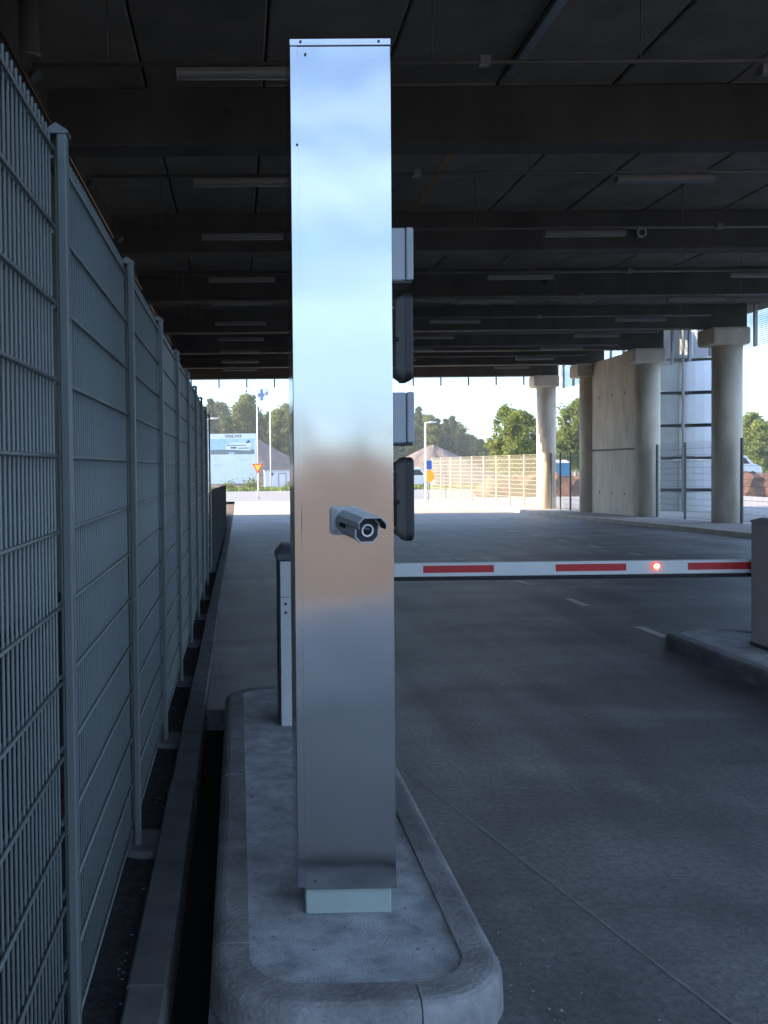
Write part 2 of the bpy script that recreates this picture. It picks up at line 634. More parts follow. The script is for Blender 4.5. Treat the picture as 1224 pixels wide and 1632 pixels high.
# left kerb: single stones
kerb = thing('kerb', 'low grey concrete kerb running along the foot of the tall mesh fence', 'kerb', (-0.300, 0, 0))
KS = MB()
prof = [(-0.064, -0.2), (-0.064, 0.035), (-0.056, 0.043), (0.050, 0.043), (0.061, 0.033), (0.064, -0.2)]
KS.loft([[(x, y, z) for x, z in prof] for y in (-0.4985, 0.4985)])
ks = KS.build('kerb_stone', 'concrete_edging')
ks.parent = kerb
ks.location = (0, 0.5, 0)
for k in range(-2, 42):
    if k == 0:
        continue
    o = inst(ks, 'kerb_stone', kerb, (-0.300 + random.uniform(-.003, .003), k + 0.5, g(k + .5) + random.uniform(-.004, .004)))
    o.rotation_euler = (-0.0136 if k > 12 else 0, 0, random.uniform(-.004, .004))
kerb2 = thing('kerb', 'pale concrete kerb between the road and the round bridge columns', 'kerb', (12.0, 30, 0))
first = None
for k in range(15, 60):
    if first is None:
        m2 = MB()
        pr = [(0.002, -0.2), (0.002, 0.10), (0.02, 0.13), (0.16, 0.13), (0.16, -0.2)]
        m2.loft([[(x, y, z) for x, z in pr] for y in (-0.498, 0.498)])
        o = m2.build('kerb_stone', 'concrete_pier')
        o.parent = kerb2
        first = o
    else:
        o = inst(first, 'kerb_stone', kerb2, (0, 0, 0))
    o.location = Vector((12.0, k + .5, g(k + .5))) - kerb2.location
    o.rotation_euler = (-0.0136 if k < 45 else 0, 0, 0)
struct(strip('verge', 'verge', -6, 60, 12.16, 30, dz=0.09))
struct(strip('sunlit_road_patch', 'sunlit_road', 41.5, 60.3, -0.23, 12.0, dz=0.004))  # brighter road sheet, sunshine beyond the bridge painted into its colour
struct(strip('crossing_street', 'street', 60.4, 86, -120, 120, dz=0.0, step=30))

# grass verge beyond the street
mb = MB()
random.seed(3)
for i in range(9000):
    x = random.uniform(-6, 24); y = random.uniform(86, 95)
    h = random.uniform(.12, .4); a = random.uniform(0, 6.28); ww = random.uniform(.03, .09)
    dx, dy = math.cos(a) * ww, math.sin(a) * ww
    z = -0.47
    lx, ly = random.uniform(-.1, .1), random.uniform(-.1, .1)
    mb.add([(x - dx, y - dy, z), (x + dx, y + dy, z), (x + lx, y + ly, z + h)], [(0, 1, 2)])
o = mb.build('grass', 'grass', fix=False)
tag(o, 'yellow green grass verge beyond the crossing street', 'grass', kind='stuff')
struct(strip('grass_verge_soil', 'grass', 86.1, 97, -60, 60, dz=-0.05, step=30))


# ------------------------------------------------------------------ traffic islands
def rounded_outline(x0, x1, y0, y1, r, off=0.0, n=10):
    pts = []
    for cx, cy, a0 in ((x1 - r, y0 + r, -90), (x1 - r, y1 - r, 0), (x0 + r, y1 - r, 90), (x0 + r, y0 + r, 180)):
        for i in range(n + 1):
            a = R(a0 + 90 * i / n)
            pts.append((cx + (r - off) * math.cos(a), cy + (r - off) * math.sin(a)))
    return pts


def densify(pts, inn, step=0.25):
    A, B = [], []
    n = len(pts)
    for i in range(n):
        a, b, c, d = Vector(pts[i]), Vector(pts[(i + 1) % n]), Vector(inn[i]), Vector(inn[(i + 1) % n])
        m = max(1, int((b - a).length / step))
        for k in range(m):
            A.append(a.lerp(b, k / m)); B.append(c.lerp(d, k / m))
    return A, B


def island(label, x0, x1, y0, y1):
    t = thing('traffic_island', label, 'traffic island', ((x0 + x1) / 2, (y0 + y1) / 2, 0), 'kerbed islands between the lanes')
    r, wd, zt = 0.30, 0.125, 0.13
    out = rounded_outline(x0, x1, y0, y1, r)
    inn = rounded_outline(x0, x1, y0, y1, r, wd)
    A, B = densify(out, inn)
    n = len(A)
    # joints: about every metre, one in the middle of each short end
    acc, length = [0.0], 0.0
    for i in range(n):
        length += (A[(i + 1) % n] - A[i]).length
        acc.append(length)
    cuts = [0]
    target = 0.0
    # start at the middle of the near end
    start = min(range(n), key=lambda i: (A[i].y - y0) * 10 + abs(A[i].x - ((x0 + x1) / 2 + 0.03)))
    A = A[start:] + A[:start]; B = B[start:] + B[:start]
    acc, length = [0.0], 0.0
    for i in range(n):
        length += (A[(i + 1) % n] - A[i]).length
        acc.append(length)
    ns = 11
    for s in range(ns):
        a, b = s * length / ns, (s + 1) * length / ns
        idx = [i for i in range(n + 1) if a <= acc[i] <= b + 1e-6]

        def at(d):
            for i in range(n):
                if acc[i] <= d <= acc[i + 1] + 1e-9:
                    u = (d - acc[i]) / max(1e-9, acc[i + 1] - acc[i])
                    return A[i].lerp(A[(i + 1) % n], u), B[i].lerp(B[(i + 1) % n], u)
            return A[0], B[0]
        ds = [a + 0.002] + [acc[i] for i in idx if a + .02 < acc[i] < b - .02] + [b - 0.002]
        rings = []
        dz = random.uniform(-.003, .003)
        for d in ds:
            p, q = at(d)
            nn = (q - p).normalized()
            def P(u, z):
                v = p + nn * u
                return (v.x, v.y, z + dz)
            rg = [P(0.0, -0.05), P(0.004, 0.07)]
            for k in range(5):
                aa = R(90 * k / 4)
                rg.append(P(0.006 + 0.042 * (1 - math.cos(aa)), 0.088 + 0.042 * math.sin(aa)))
            rg += [P(wd, zt), P(wd, -0.05)]
            rings.append(rg)
        MB().loft(rings, smooth=False).build('kerb_stone', 'concrete_kerb', t)
    # poured top, slightly uneven
    mb = MB()
    inn2 = rounded_outline(x0, x1, y0, y1, r, wd - 0.004)
    cx, cy = (x0 + x1) / 2, (y0 + y1) / 2
    vs = [(x + random.uniform(-.004, .004), y + random.uniform(-.004, .004), 0.118) for x, y in inn2] + [(x, y, -0.02) for x, y in inn2]
    k = len(inn2)
    mb.add(vs, [tuple(range(k))] + [(i, (i + 1) % k, k + (i + 1) % k, k + i) for i in range(k)])
    mb.build('concrete_infill', 'concrete_top', t)
    return t


isl = island('concrete kerbed island carrying the steel pillar', -0.107, 0.805, 2.71, 6.78)
isl2 = island('concrete kerbed island carrying the taupe barrier cabinet', 3.79, 4.72, 4.8, 8.87)

# ------------------------------------------------------------------ bridge
BF = [1.3, 6.75, 12.05, 18.0, 23.2, 28.6, 33.7, 38.6, 43.5]     # front faces of the cross beams
BW, BZ0, BZ1 = 0.46, 5.6, 6.3
XL = -2.27


def colx(y):
    return 13.84 + (43.73 - y) * 0.044


bridge = thing('bridge_underside', 'dark concrete bridge deck on cross beams and round columns over the lanes', 'bridge', (6, 25, 0))
for y in BF:
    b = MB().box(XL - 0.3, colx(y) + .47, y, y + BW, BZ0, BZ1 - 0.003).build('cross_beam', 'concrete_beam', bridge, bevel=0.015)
    if y == BF[2]:
        MB().tube((7.72, y - 0.006, 6.0), (7.72, y + 0.05, 6.0), 0.07, n=20).build('beam_hole', 'dark_slab', b)
        MB().tube((-0.1, y - 0.006, 6.02), (-0.1, y + 0.05, 6.02), 0.05, n=20).build('beam_hole', 'dark_slab', b)
    if y == BF[4]:
        MB().tube((7.3, y - 0.006, 5.95), (7.3, y + 0.05, 5.95), 0.07, n=20).build('beam_hole', 'dark_slab', b)
# slab panels between beams
JW = 1.43
x_edges = [-2.5 + JW * i for i in range(14)]
for i, y in enumerate(BF):
    y0 = y - (3.1 if i == 0 else 0.02)  # unseen near overhang, lengthened to keep sky light off the foreground
    y1 = (BF[i + 1] if i + 1 < len(BF) else y + 0.52) - 0.03
    me = None
    for k in range(12 + (y < 30)):
        zz = BZ1 + random.uniform(-.006, .01)
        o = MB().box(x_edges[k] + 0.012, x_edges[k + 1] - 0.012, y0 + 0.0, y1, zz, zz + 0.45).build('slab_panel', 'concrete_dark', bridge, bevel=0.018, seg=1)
MB().box(XL - .4, 14.6, BF[0] - 3.1, BF[-1] + .50, BZ1 + 0.30, BZ1 + 0.75).build('deck_topping', 'concrete_dark', bridge)
# orange-brown joint filler in the second bay
MB().box(x_edges[4] - 0.03, x_edges[4] + 0.03, BF[2] + .5, BF[3] - .05, BZ1 - .012, BZ1 + .05).build('joint_filler', 'orange_foam', bridge)
MB().box(x_edges[6] + .55, x_edges[6] + .60, BF[2] + .5, BF[2] + 2.2, BZ1 - .014, BZ1 + .05).build('joint_filler', 'orange_foam', bridge)
# edge beam on the abutment side
MB().box(XL - 0.42, XL, BF[0] - 3.0, BF[-1] + .46, 5.62, 6.28).build('edge_beam', 'concrete_beam', bridge)
# columns
for y in BF:
    yc = y + 0.23
    CX = colx(yc)
    z0 = g(yc) - 0.1
    col = MB()
    col.lathe([(0.42, z0), (0.42, 5.12)], (CX, yc, 0), 40)
    c = col.build('column', 'concrete_pier', bridge)
    MB().box(CX - 0.68, CX + 0.47, yc - 0.50, yc + 0.50, 5.08, BZ0 + 0.002).build('column_cap', 'concrete_pier', c, bevel=0.09, seg=3)
# pier wall between two columns
CX = colx(36.4)
y0, y1 = BF[6] + .23 + .40, BF[7] + .23 - .40
pw = MB().box(CX - .20, CX + .20, y0, y1, g(36) - .2, 2.165 - .03).box(CX - .20, CX + .20, y0, y1, 2.165 + .03, 5.596).box(CX - .17, CX + .17, y0 + .02, y1 - .02, 2.12, 2.21)
wallp = pw.build('pier_wall', 'concrete_pier', bridge)
MB().box(CX - .204, CX - .15, y0 + .01, y1 - .01, 2.13, 2.20).build('joint_seal', 'dark_slab', wallp)
hole = MB().tube((CX - .203, 0, 0), (CX - .19, 0, 0), 0.055, n=12).build('tie_hole', 'dark_slab', wallp)
k = 0
for z in (0.55, 4.2):
    for yy in (y0 + .8, (y0 + y1) / 2, y1 - .8):
        if k == 0:
            hole.location = (0, yy - 25, z); hole.location = Vector((0, yy, z)) - Vector((0, 0, 0))
            hole.data.transform(Matrix.Translation((parent_world(wallp).x, parent_world(wallp).y, 0)))
            hole.location = Vector((0, yy, z)) - parent_world(wallp)
        else:
            h2 = hole.copy(); C.objects.link(h2); h2.parent = wallp
            h2.location = Vector((0, yy, z)) - parent_world(wallp)
        k += 1
# retaining wall on the left
mb = MB()
prof = [(-4.6, 4.2), (0.4, 5.6), (42.6, 5.6)]  # near wing past the bridge added out of view to shade the foreground
for i in range(len(prof) - 1):
    (a, ha), (b, hb) = prof[i], prof[i + 1]
    gap = 0.0
    mb.add([(-2.45, a, -.3), (-2.45, b, -.9 if b > 40 else -.3), (-2.45, b, hb), (-2.45, a, ha), (-2.95, a, -.3), (-2.95, b, -.9 if b > 40 else -.3), (-2.95, b, hb), (-2.95, a, ha)],
           [(0, 1, 2, 3), (7, 6, 5, 4), (3, 2, 6, 7), (0, 3, 7, 4), (1, 5, 6, 2)])
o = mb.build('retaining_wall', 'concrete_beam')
tag(o, 'long concrete retaining wall behind the tall mesh fence', 'wall')

# perforated screens on the outer side and at the far end
for i in range(18):
    y0 = 0.0 + i * 2.5
    xa, xb = colx(y0) + .85, colx(y0 + 2.5) + .85
    s = MB().add([(xa, y0 + .02, 5.08), (xb, y0 + 2.48, 5.08), (xb, y0 + 2.48, 7.6), (xa, y0 + .02, 7.6)], [(0, 1, 2, 3)]).build('perforated_screen', 'perforated_sheet', bridge)
    for yy in (y0 + .1, y0 + 1.25):
        xr = colx(yy) + .85
        MB().box(xr - .10, xr - .02, yy - .045, yy + .045, 5.05, 7.4).build('screen_rib', 'galv', s)
for i in range(7):
    x0 = XL - .4 + i * 2.5
    s = MB().add([(x0 + .02, 44.12, 5.60), (x0 + 2.48, 44.12, 5.60), (x0 + 2.48, 44.12, 7.6), (x0 + .02, 44.12, 7.6)], [(0, 1, 2, 3)]).build('perforated_screen', 'perforated_sheet', bridge)
    for xx in (x0 + .6, x0 + 1.85):
        MB().box(xx - .03, xx + .03, 44.03, 44.10, 5.24, 7.4).build('screen_rib', 'conduit', s)

# conduits with hangers
FY = [9.4, 12.95, 15.97, 19.6, 22.4, 25.5, 28.6, 31.7, 34.6, 37.5]
for i, y in enumerate(FY):
    c = MB().tube((-1.9, y + .02, 5.50), (12.4, y + .02, 5.50), 0.022, n=8).build('conduit', 'conduit', bridge)
    if i < 6:
        for x in (-1.2, 1.9, 3.9, 7.3, 9.0, 11.6):
            MB().tube((x, y + .02, 5.50), (x, y + .02, 6.3), 0.007, n=6).build('hanger_rod', 'conduit', c)
        for x in (2.4, 7.9):
            MB().box(x - .05, x + .05, y - .03, y + .07, 5.47, 5.55).build('junction_box', 'fixture_grey', c)
MB().box(3.21, 3.31, 7.0, 11.6, 6.235, 6.29).build('cable_tray', 'galv', bridge)
MB().box(9.4, 9.46, 13.1, 15.9, 5.47, 5.53).build('cable_tray', 'galv', bridge)

# tube lights
def tube_light(x, y, label):
    t = thing('tube_light', label, 'ceiling light', (x, y, 5.32), 'fluorescent lights hung under the bridge')
    MB().box(x - .655, x + .655, y - .055, y + .055, 5.40, 5.445).box(x - .66, x - .64, y - .07, y + .07, 5.355, 5.44).box(x + .64, x + .66, y - .07, y + .07, 5.355, 5.44).build('housing', 'fixture_grey', t, bevel=.006, seg=1)
    n = 8
    rings = []
    for xx in (x - .64, x + .64):
        rings.append([(xx, y + .068 * math.cos(R(180 + 180 * i / n)), 5.40 + 0.052 * math.sin(R(180 + 180 * i / n))) for i in range(n + 1)])
    MB().loft(rings, smooth=False).build('diffuser', 'diffuser', t)
    for dx in (-.4, .4):
        MB().tube((x + dx, y, 5.455), (x + dx, y + .02, 5.50), 0.008, n=6).build('hook', 'conduit', t)
    return t


ORD = ('first', 'second', 'third', 'fourth', 'fifth', 'sixth', 'seventh', 'eighth', 'ninth', 'tenth')
rowlab = ('%s tube light from the pillar end in the row beside the mesh fence', '%s tube light from the pillar end in the middle row over the lanes',
          '%s tube light from the pillar end in the row beside the columns')
proto = tube_light(0.11, FY[0], rowlab[0] % ORD[0])
for r_, x in enumerate((0.11, 5.69, 10.55)):
    for i, y in enumerate(FY):
        if r_ == 0 and i == 0:
            continue
        if r_ == 2 and i < 3:
            continue
        c = copy_tree(proto)
        c.location = (x, y, 5.32)
        c['label'] = rowlab[r_] % ORD[i]

# floodlights by the fence side and a drain stub
def flood(y, label):
    t = thing('floodlight', label, 'floodlight', (-1.92, y, 5.32), 'small floodlights over the fence')
    prof = [(0.02, 0.0), (0.05, -0.02), (0.085, -0.09), (0.10, -0.16), (0.10, -0.175)]
    m = MB().lathe(prof, (0, 0, 0), 16)
    ax = Matrix.Rotation(R(-38), 4, 'Y') @ Matrix.Rotation(R(-15), 4, 'X')
    m.v = [tuple((ax @ (Vector(p) * .62)) + Vector((-1.92, y, 5.42))) for p in m.v]
    m.build('shade', 'flood_grey', t)
    MB().tube((-1.92, y + .01, 5.40), (-1.92, y + .02, 5.52), .012, n=6).build('bracket', 'conduit', t)


flood(9.32, 'small grey cone floodlight above the fence below the round drain stub')
flood(12.87, 'small grey cone floodlight above the fence hung behind the first visible beam')
flood(15.9, 'small grey cone floodlight above the fence farthest along under the beams')
o = MB().lathe([(0.095, 5.56), (0.095, 6.3)], (-1.93, 9.35, 0), 20).build('drain_stub', 'concrete_beam', bridge)
MB().lathe([(0.103, 5.54), (0.103, 5.58)], (-1.93, 9.35, 0), 20).build('drain_collar', 'conduit', o)
MB().tube((-2.22, BF[0], 5.90), (-2.22, BF[-1] + .3, 5.90), .028, n=8).build('side_rail', 'ochre', bridge)
# round white pipe end on the second beam
o = MB().tube((7.42, BF[3] - .14, 5.86), (7.42, BF[3] + .01, 5.86), .085, n=20).build('pipe_end', 'light_grey', bridge)
MB().tube((7.42, BF[3] - .146, 5.86), (7.42, BF[3] - .10, 5.86), .058, n=20).build('pipe_bore', 'dark_slab', o)


# ------------------------------------------------------------------ mesh fences
def wire_panel_v(mb, p0, p1, z0, z1, sp, r, n=5, zf=None):
    d = Vector(p1) - Vector(p0)
    k = int(round(d.length / sp))
    for i in range(k):
        q = Vector(p0) + d * ((i + .5) / k)
        dz = zf(q.y) if zf else 0
        mb.tube((q.x, q.y, z0 + dz), (q.x, q.y, z1 + dz), r, n=n, cap=False)


# tall fence next to the lane
FX = -0.455
P0, PS, NP = 2.6, 1.625, 9
fence = thing('mesh_fence', 'tall grey green double wire mesh fence along the kerb', 'fence', (FX, 0, 0))
posts = [P0 + PS * i for i in range(-1, NP)]
# shared meshes
vw = MB().tube((0, 0, 0), (0, 0, 2.475), 0.0036, n=6, cap=True).build('vertical_wire', 'fence_paint', fence)
hw = MB().tube((0.0075, -PS / 2 + .03, 0), (0.0075, PS / 2 - .03, 0), 0.0052, n=6).tube((-0.0075, -PS / 2 + .03, 0), (-0.0075, PS / 2 - .03, 0), 0.0052, n=6).build('horizontal_wire', 'fence_paint', fence)
cl = MB().box(0.010, 0.022, -.006, .006, -.010, .010).build('clamp', 'screw', fence)
pm = MB().box(-.012, .014, -.022, .022, 0.0, 2.545).build('post', 'fence_post_paint', fence, bevel=.004, seg=1)
pc = MB()
pc.add([(-.045, -.026, 2.528), (.020, -.026, 2.528), (.020, .026, 2.528), (-.045, .026, 2.528), (-.045, -.026, 2.534), (.020, -.026, 2.534), (.020, .026, 2.534), (-.045, .026, 2.534), (-.012, -.026, 2.556), (-.012, .026, 2.556)],
       [(0, 1, 5, 8, 4), (1, 2, 6, 5), (2, 3, 7, 9, 6), (3, 0, 4, 7), (4, 8, 9, 7), (5, 6, 9, 8), (3, 2, 1, 0)])
pcap = pc.build('post_cap', 'fence_post_paint', pm)
for tmp in (vw, hw, cl, pm, pcap):
    tmp.data.transform(Matrix.Translation(fence.location - Vector((0, 0, 0))))
    tmp.location = (0, 0, 0)
used = {}


def use(src, name, parent, loc):
    if src.name not in used:
        used[src.name] = 1
        src.parent = parent
        src.location = Vector(loc) - parent_world(parent)
        return src
    return inst(src, name, parent, loc)


pcap_src = pcap
for i, y in enumerate(posts):
    zg = g(y)
    if i == 0:
        p = pm
        p.location = Vector((FX, y, zg)) - fence.location
        cp = pcap
        cp.parent = p
    else:
        p = inst(pm, 'post', fence, (FX, y, zg))
        cp = pcap.copy(); C.objects.link(cp); cp.parent = p
for i in range(len(posts) - 1):
    y0, y1 = posts[i], posts[i + 1]
    ym = (y0 + y1) / 2
    pan = bpy.data.objects.new('mesh_panel', None)
    C.objects.link(pan)
    pan.parent = fence
    pan.location = Vector((FX - .026, ym, 0.06 + g(ym))) - fence.location
    for k in range(13):
        use(hw, 'horizontal_wire', pan, (FX - .026, ym, 0.085 + k * 0.2 + g(ym)))
        if i < 4:
            use(cl, 'clamp', pan, (FX - .026 - 0.02, y1 - .034, 0.12 + k * 0.1985 + g(ym)))
    nv = 38
    if i < 3:
        for k in range(nv):
            use(vw, 'vertical_wire', pan, (FX - .026, y0 + .045 + (PS - .09) * k / (nv - 1), 0.06 + g(ym)))
    else:
        mb = MB()
        wire_panel_v(mb, (FX - .026, y0 + .02, 0), (FX - .026, y1 - .02, 0), 0.06 + g(ym), 2.53 + g(ym), .0415, .0036, n=4)
        o = mb.build('vertical_wires', 'fence_paint', pan)
        o['kind'] = 'stuff'
# concrete footings at the posts
for i, y in enumerate(posts[1:8]):
    m = MB().lathe([(0.14, -.1), (0.14, 0.012), (0.13, 0.018)], (FX + .045, y + .03, g(y)), 18)
    m.v = [(min(x, -0.366), y_, z) for x, y_, z in m.v]
    m.build('footing', 'concrete_edging', fence)

# lower board fence beyond it
lf = thing('board_fence', 'low dark board fence continuing past the end of the tall mesh fence', 'fence', (-0.47, 22, 0))
bd = None
for k in range(70):
    y = 16.0 + k * 0.2
    h = 1.3 + random.uniform(-.02, .02)
    if bd is None:
        bd = MB().box(-.015, .015, -.09, .09, 0.03, 1.3).build('board', 'fence_dark')
        bd.parent = lf
        o = bd
    else:
        o = bd.copy(); C.objects.link(o); o.parent = lf
    o.location = Vector((-0.47, y, g(y) + random.uniform(-.02, .02))) - lf.location
for k in range(8):
    y = 15.95 + k * 2.0
    MB().box(-.44, -.38, y - .03, y + .03, g(y) - .1, g(y) + 1.36).build('post', 'fence_dark', lf)


def far_fence(name, label, pts, h, m_wire, m_post, sp=0.06, rw=.0035, hsp=.2, group=None, last=True, zoff=0.09):
    A, B = Vector((*pts[0], 0)), Vector((*pts[1], 0))
    nseg = pts[2]
    t = thing(name, label, 'fence', ((A.x + B.x) / 2, (A.y + B.y) / 2, g((A.y + B.y) / 2)), group)
    for i in range(nseg + 1):
        if i == nseg and not last:
            continue
        p = A.lerp(B, i / nseg)
        MB().box(p.x - .03, p.x + .03, p.y - .04, p.y + .04, g(p.y) + zoff - .1, g(p.y) + h + zoff + .06).build('post', m_post, t, bevel=.006, seg=1)
    for i in range(nseg):
        a, b = A.lerp(B, i / nseg), A.lerp(B, (i + 1) / nseg)
        zm = g((a.y + b.y) / 2) + zoff
        mb = MB()
        wire_panel_v(mb, a, b, zm + .05, zm + h, sp, rw, n=4)
        for k in range(int(h / hsp) + 1):
            z = zm + .06 + k * hsp
            mb.tube((a.x, a.y, z), (b.x, b.y, z), rw * 1.7, n=4, cap=False)
        o = mb.build('mesh_panel', m_wire, t)
    return t


random.seed(5)
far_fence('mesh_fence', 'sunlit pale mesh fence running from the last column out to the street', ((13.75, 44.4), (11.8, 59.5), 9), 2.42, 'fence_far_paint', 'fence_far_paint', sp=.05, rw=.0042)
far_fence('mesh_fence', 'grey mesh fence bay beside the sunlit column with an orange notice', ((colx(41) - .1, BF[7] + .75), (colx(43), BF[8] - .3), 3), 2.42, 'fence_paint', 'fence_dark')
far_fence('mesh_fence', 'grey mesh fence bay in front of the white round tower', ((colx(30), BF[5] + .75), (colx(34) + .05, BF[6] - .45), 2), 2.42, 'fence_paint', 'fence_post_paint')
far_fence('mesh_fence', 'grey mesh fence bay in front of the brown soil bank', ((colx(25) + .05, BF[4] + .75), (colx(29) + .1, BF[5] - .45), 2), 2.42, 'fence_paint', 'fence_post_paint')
o = MB().box(13.76, 13.775, 42.0, 42.3, 1.02, 1.32).build('notice_plate', 'sign_orange')
tag(o, 'small square orange notice fixed on the fence beside the sunlit column', 'sign')

# ------------------------------------------------------------------ steel pillar
PXL, PXR, PF, PB, PZ0, PZ1 = 0.186, 0.522, 3.28, 3.53, 0.213, 3.072
pil = thing('steel_pillar', 'tall square brushed steel pillar standing on the kerbed island', 'pillar', ((PXL + PXR) / 2, 3.41, 0.118))
MB().box(PXL + .028, PXR - .014, 3.30, 3.51, 0.119, 0.30).build('base', 'base_green', pil, bevel=.004, seg=1)
# front sheet (flat, closed box profile), left folded flange set 2 mm proud
MB().box(PXL + .024, PXR, PF, PF + .10, PZ0, PZ1 - .024).build('front_panel', 'brushed_steel', pil, bevel=.0025)
MB().box(PXL, PXL + .0265, PF - .0022, PB, PZ0 + .008, PZ1 - .0245).build('side_flange', 'brushed_steel', pil, bevel=.002)
MB().box(PXL + .03, PXR - .002, PF + .1, PB - .002, PZ0 + .01, PZ1 - .03).build('rear_shell', 'brushed_steel', pil, bevel=.003)
MB().box(PXL - .001, PXR + .001, PF - .003, PB + .002, PZ1 - .0235, PZ1).build('top_cap', 'brushed_steel', pil, bevel=.002)
for x, z, s in ((PXL + .036, PZ1 - .011, .0045), (PXR - .040, PZ1 - .011, .0045), (PXL + .052, PZ1 - .052, .004), (PXL + .022, PZ1 - .35, .004), (.245, PZ0 + .03, .003)):
    MB().tube((x, PF - .0055, z), (x, PF - .0005, z), s, n=12).build('screw', 'screw', pil)

# ------------------------------------------------------------------ bullet camera on the pillar
A = Vector((0.355, PF - .004, 1.468))
cc = thing('security_camera', 'grey bullet security camera with black sun shield on the steel pillar', 'camera', A)
s = 0.048
plate = MB()
ring = []
rr = 0.014
for cx, cz, a0 in ((s - rr, -s + rr, -90), (s - rr, s - rr, 0), (-s + rr, s - rr, 90), (-s + rr, -s + rr, 180)):
    for i in range(5):
        a = R(a0 + 90 * i / 4)
        ring.append((cx + rr * math.cos(a), cz + rr * math.sin(a)))
plate.loft([[(A.x + x, A.y + .002, A.z + z) for x, z in ring], [(A.x + x, A.y - .010, A.z + z) for x, z in ring], [(A.x + x * .9, A.y - .013, A.z + z * .9) for x, z in ring]])
pl = plate.build('mounting_plate', 'light_grey', cc)
for sx in (-1, 1):
    for sz in (-1, 1):
        MB().tube((A.x + sx * .034, A.y - .016, A.z + sz * .034), (A.x + sx * .034, A.y - .010, A.z + sz * .034), .0085, n=14).build('screw_boss', 'box_grey', pl)
# body axis towards the viewer, a little to the right and down
ax = Vector((0.27, -0.94, -0.10)).normalized()
rt = Vector((0, 0, 1)).cross(ax).normalized() * -1
if rt.x < 0:
    rt = -rt
up = rt.cross(ax).normalized()
if up.z < 0:
    up = -up
O = A + Vector((0, -.012, -.002))


def octa(d, r, fx=1.0, cut=0.55, lift=0.0):
    pts = []
    r *= 1.16
    for sx, sz in ((cut, 1), (1, cut), (1, -cut), (cut, -1), (-cut, -1), (-1, -cut), (-1, cut), (-cut, 1)):
        pts.append(tuple(O + ax * d + rt * (r * fx * sx) + up * (r * sz + lift)))
    return pts


MB().tube(O, O + ax * .035, .034, .026, n=24).build('swivel', 'light_grey', cc)
body = MB().loft([octa(.025, .026), octa(.03, .030), octa(.165, .0325), octa(.17, .033)]).build('body', 'light_grey', cc)
MB().loft([octa(.168, .0345), octa(.178, .0355), octa(.186, .0345)]).build('face_rim', 'light_grey', body)
fc = MB().loft([octa(.180, .031), octa(.1885, .0305)]).build('face', 'black_plastic', cc)
lens_ring = MB()
n = 28
rings = []
for d, r in ((.185, .0205), (.1915, .0205), (.1915, .0155), (.186, .0155)):
    rings.append([tuple(O + ax * d + rt * (r * math.cos(2 * math.pi * i / n)) + up * (r * math.sin(2 * math.pi * i / n))) for i in range(n)])
lens_ring.loft(rings, cap=False, smooth=False).build('lens_ring', 'white_paint', fc)
rings = []
for d, r in ((.186, .0154), (.190, .0125), (.1915, .005), (.192, .001)):
    rings.append([tuple(O + ax * d + rt * (r * math.cos(2 * math.pi * i / n)) + up * (r * math.sin(2 * math.pi * i / n))) for i in range(n)])
lens_ring2 = MB().loft(rings, smooth=True).build('lens', 'lens_glass', fc)
# sun shield: folded sheet over the top
sh = MB()
prof = [(-.045, .012), (-.047, .030), (-.030, .047), (.030, .047), (.050, .028), (.050, .014)]
rings = []
for d in (.05, .225):
    o_ = [tuple(O + ax * d + rt * x + up * z) for x, z in prof]
    i_ = [tuple(O + ax * d + rt * (x * .95) + up * (z - .003)) for x, z in reversed(prof)]
    rings.append(o_ + i_)
sh.loft(rings).build('sun_shield', 'light_grey', cc)
rings = []
for d in (.185, .2255):
    o_ = [tuple(O + ax * d + rt * (x * .94) + up * (z - .0036)) for x, z in prof]
    i_ = [tuple(O + ax * d + rt * (x * .90) + up * (z - .006)) for x, z in reversed(prof)]
    rings.append(o_ + i_)
MB().loft(rings).build('shield_lining', 'black_plastic', cc)
q = O + ax * .075 - rt * .0395 + up * .0
MB().loft([[tuple(q + ax * d + up * z - rt * e) for d, z in ((-.02, -.006), (.02, -.006), (.02, .006), (-.02, .006))] for e in (-.004, .0035)]).build('side_vent', 'black_plastic', body)

# ------------------------------------------------------------------ readers on the pillar's lane side
def reader_box(z0, z1, label):
    t = thing('card_reader', label, 'card reader', (PXR, 3.40, z0), 'readers on the lane side of the pillar')
    MB().box(PXR + .0015, .578, 3.345, 3.475, z0, z1).build('back_box', 'box_grey', t, bevel=.004, seg=1)
    MB().box(.5805, .606, 3.343, 3.477, z0 + .001, z1 + .001).build('cover', 'box_grey', t, bevel=.005, seg=2)
    MB().box(PXR + .003, .600, 3.35, 3.47, z0 - .008, z0 - .0005).build('bottom_gasket', 'black_plastic', t)


